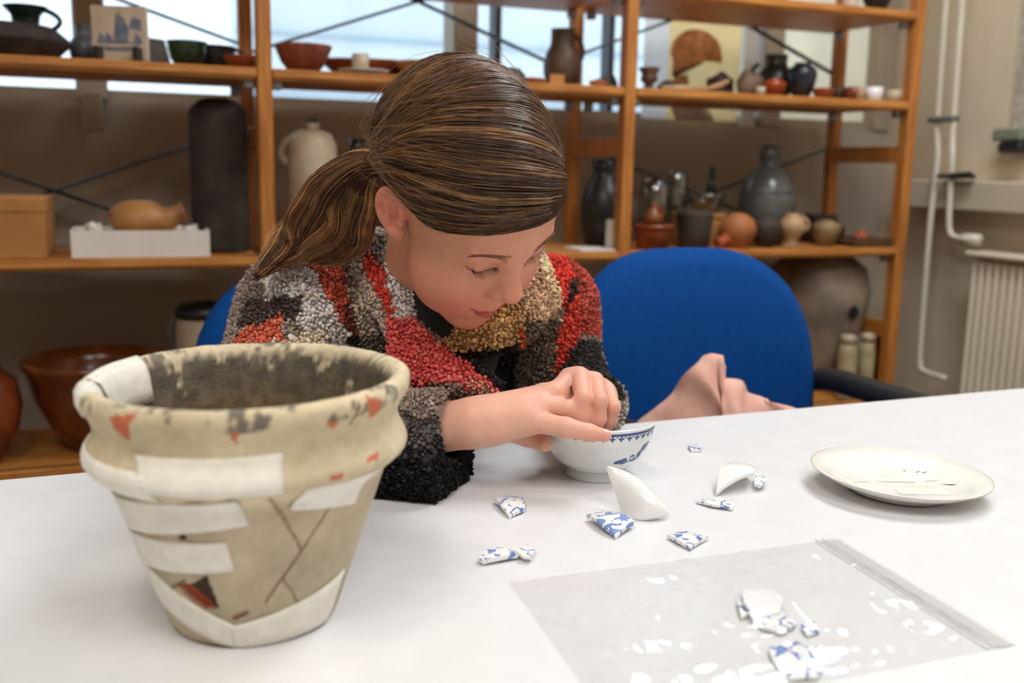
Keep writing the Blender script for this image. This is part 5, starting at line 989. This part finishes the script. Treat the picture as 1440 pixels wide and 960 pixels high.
st = ribbons(paths, .00042, .00025, 'hair_strands', hairm, hair, cols); st.location = (0, 0, 0); st['kind'] = 'stuff'
# ponytail
TW = P(533, 222, 1.0)
G = [(PX((548, 216, .985), (530, 222, 1.0), (500, 234, 1.025), (466, 262, 1.045), (440, 300, 1.055), (408, 344, 1.06), (360, 388, 1.03)), (.010, .009, .017, .023, .024, .017, .004), 1500),
     (PX((548, 222, .985), (530, 228, 1.0), (508, 250, 1.03), (490, 285, 1.05), (470, 322, 1.06), (420, 348, 1.065), (375, 372, 1.04)), (.009, .008, .015, .022, .022, .016, .005), 1300),
     (PX((546, 228, .985), (532, 236, 1.005), (522, 262, 1.03), (512, 295, 1.045), (500, 330, 1.06), (470, 352, 1.07), (440, 362, 1.07)), (.008, .008, .012, .016, .018, .014, .006), 900)]
pv = []; pc = []; fp = []; fc = []
def psdf(p):
    d = None
    for g_, r_, _ in G:
        s = chain(p, [g_[k] for k in range(len(g_))], [x*.72 for x in r_], .01); d = s if d is None else smin(d, s, .012)
    return d
qv, qq = mesh_sdf(psdf, (.02, .85, .85), (.36, 1.2, 1.14), .0034, 3); pt_ = npmesh('ponytail_core', qv-HIP, qq, corem, hair); setcol(pt_, np.tile(A3(66, 46, 32), (len(qv), 1))*(.8+.4*fbm(qv, 120, 3))[:, None])
for g_, r_, n in G:
    c = spline(g_, K); rr = np.interp(np.linspace(0, 1, K), np.linspace(0, 1, 7), r_); t = np.gradient(c, axis=0); t /= np.linalg.norm(t, axis=1, keepdims=True); u = np.cross(t, UP); u /= np.linalg.norm(u, axis=1, keepdims=True); w = np.cross(t, u)
    for k in range(n):
        clump = int(rng.random()*40); r2 = np.random.default_rng(clump+n); a0 = r2.random()*6.28+rng.normal()*.16; rad = (.55+.5*r2.random())+rng.normal()*.06; tw = (r2.random()-.5)*1.6; wav = .10*np.sin(tt*7+r2.random()*6)
        sp = 1+np.clip(tt-.6, 0, 1)*(r2.random()*1.2+rng.random()*.5); an = a0+tw*tt; R_ = (rr*(rad+wav)*sp)[:, None]; q = c+R_*(u*np.cos(an)[:, None]+w*np.sin(an)[:, None]); end = .72+.28*rng.random(); idx = tt*end
        pv.append(np.stack([np.interp(idx, tt, q[:, a]) for a in range(3)], -1)); cc = PAL[min(4, int(r2.beta(2.6, 2)*5))]; kk = .75+.5*rng.random(); pc.append(np.repeat((cc*kk)[None], K, 0)*np.linspace(1.0, 1.35, K)[:, None])
pt = ribbons(np.array(pv), .00042, .00022, 'ponytail', hairm, hair, np.repeat(np.array(pc), 3, axis=1).reshape(-1, 3) if False else np.repeat(np.array(pc)[:, :, None], 3, 2)); pt['kind'] = 'stuff'
MB().tube([tuple(TW+.0095*(np.cross(FW, RT)*math.cos(a)+FW*math.sin(a))-HIP) for a in np.linspace(0, 6.28, 24)], .0022, 8).build('hair_tie', mat('dark_elastic', (40, 28, 22), .7, (50, 36, 28), 90), hair, True)
# fly-away hairs
fl = []
for k in range(300):
    lam = rng.random()*6.9; b = lanecurve(LN, lam, K); a = rng.random()*.5; e = a+.25+.4*rng.random(); idx = np.clip(a+(e-a)*tt, 0, 1); p = np.stack([np.interp(idx, tt, b[:, i]) for i in range(3)], -1); q = HC_+p*HR; n_ = p/np.linalg.norm(p, axis=1, keepdims=True)
    fl.append(h2w(q+n_*(.004+(.004+.016*rng.random()**2)*tt**1.5)[:, None]+(rng.normal(size=3)*.010)[None]*(tt**2)[:, None]))
for k in range(90):
    g_, r_, _ = G[k % 3]; c = spline(g_, K); o_ = rng.normal(size=3)*.008; e_ = rng.normal(size=3)*.015; fl.append(c+o_*np.sin(PI*tt)[:, None]+e_*(tt**2)[:, None])
fw_ = ribbons(np.array(fl), .00022, .00012, 'flyaway_hair', hairm, hair, np.tile(A3(150, 108, 70), (len(fl), 1))); fw_['kind'] = 'stuff'
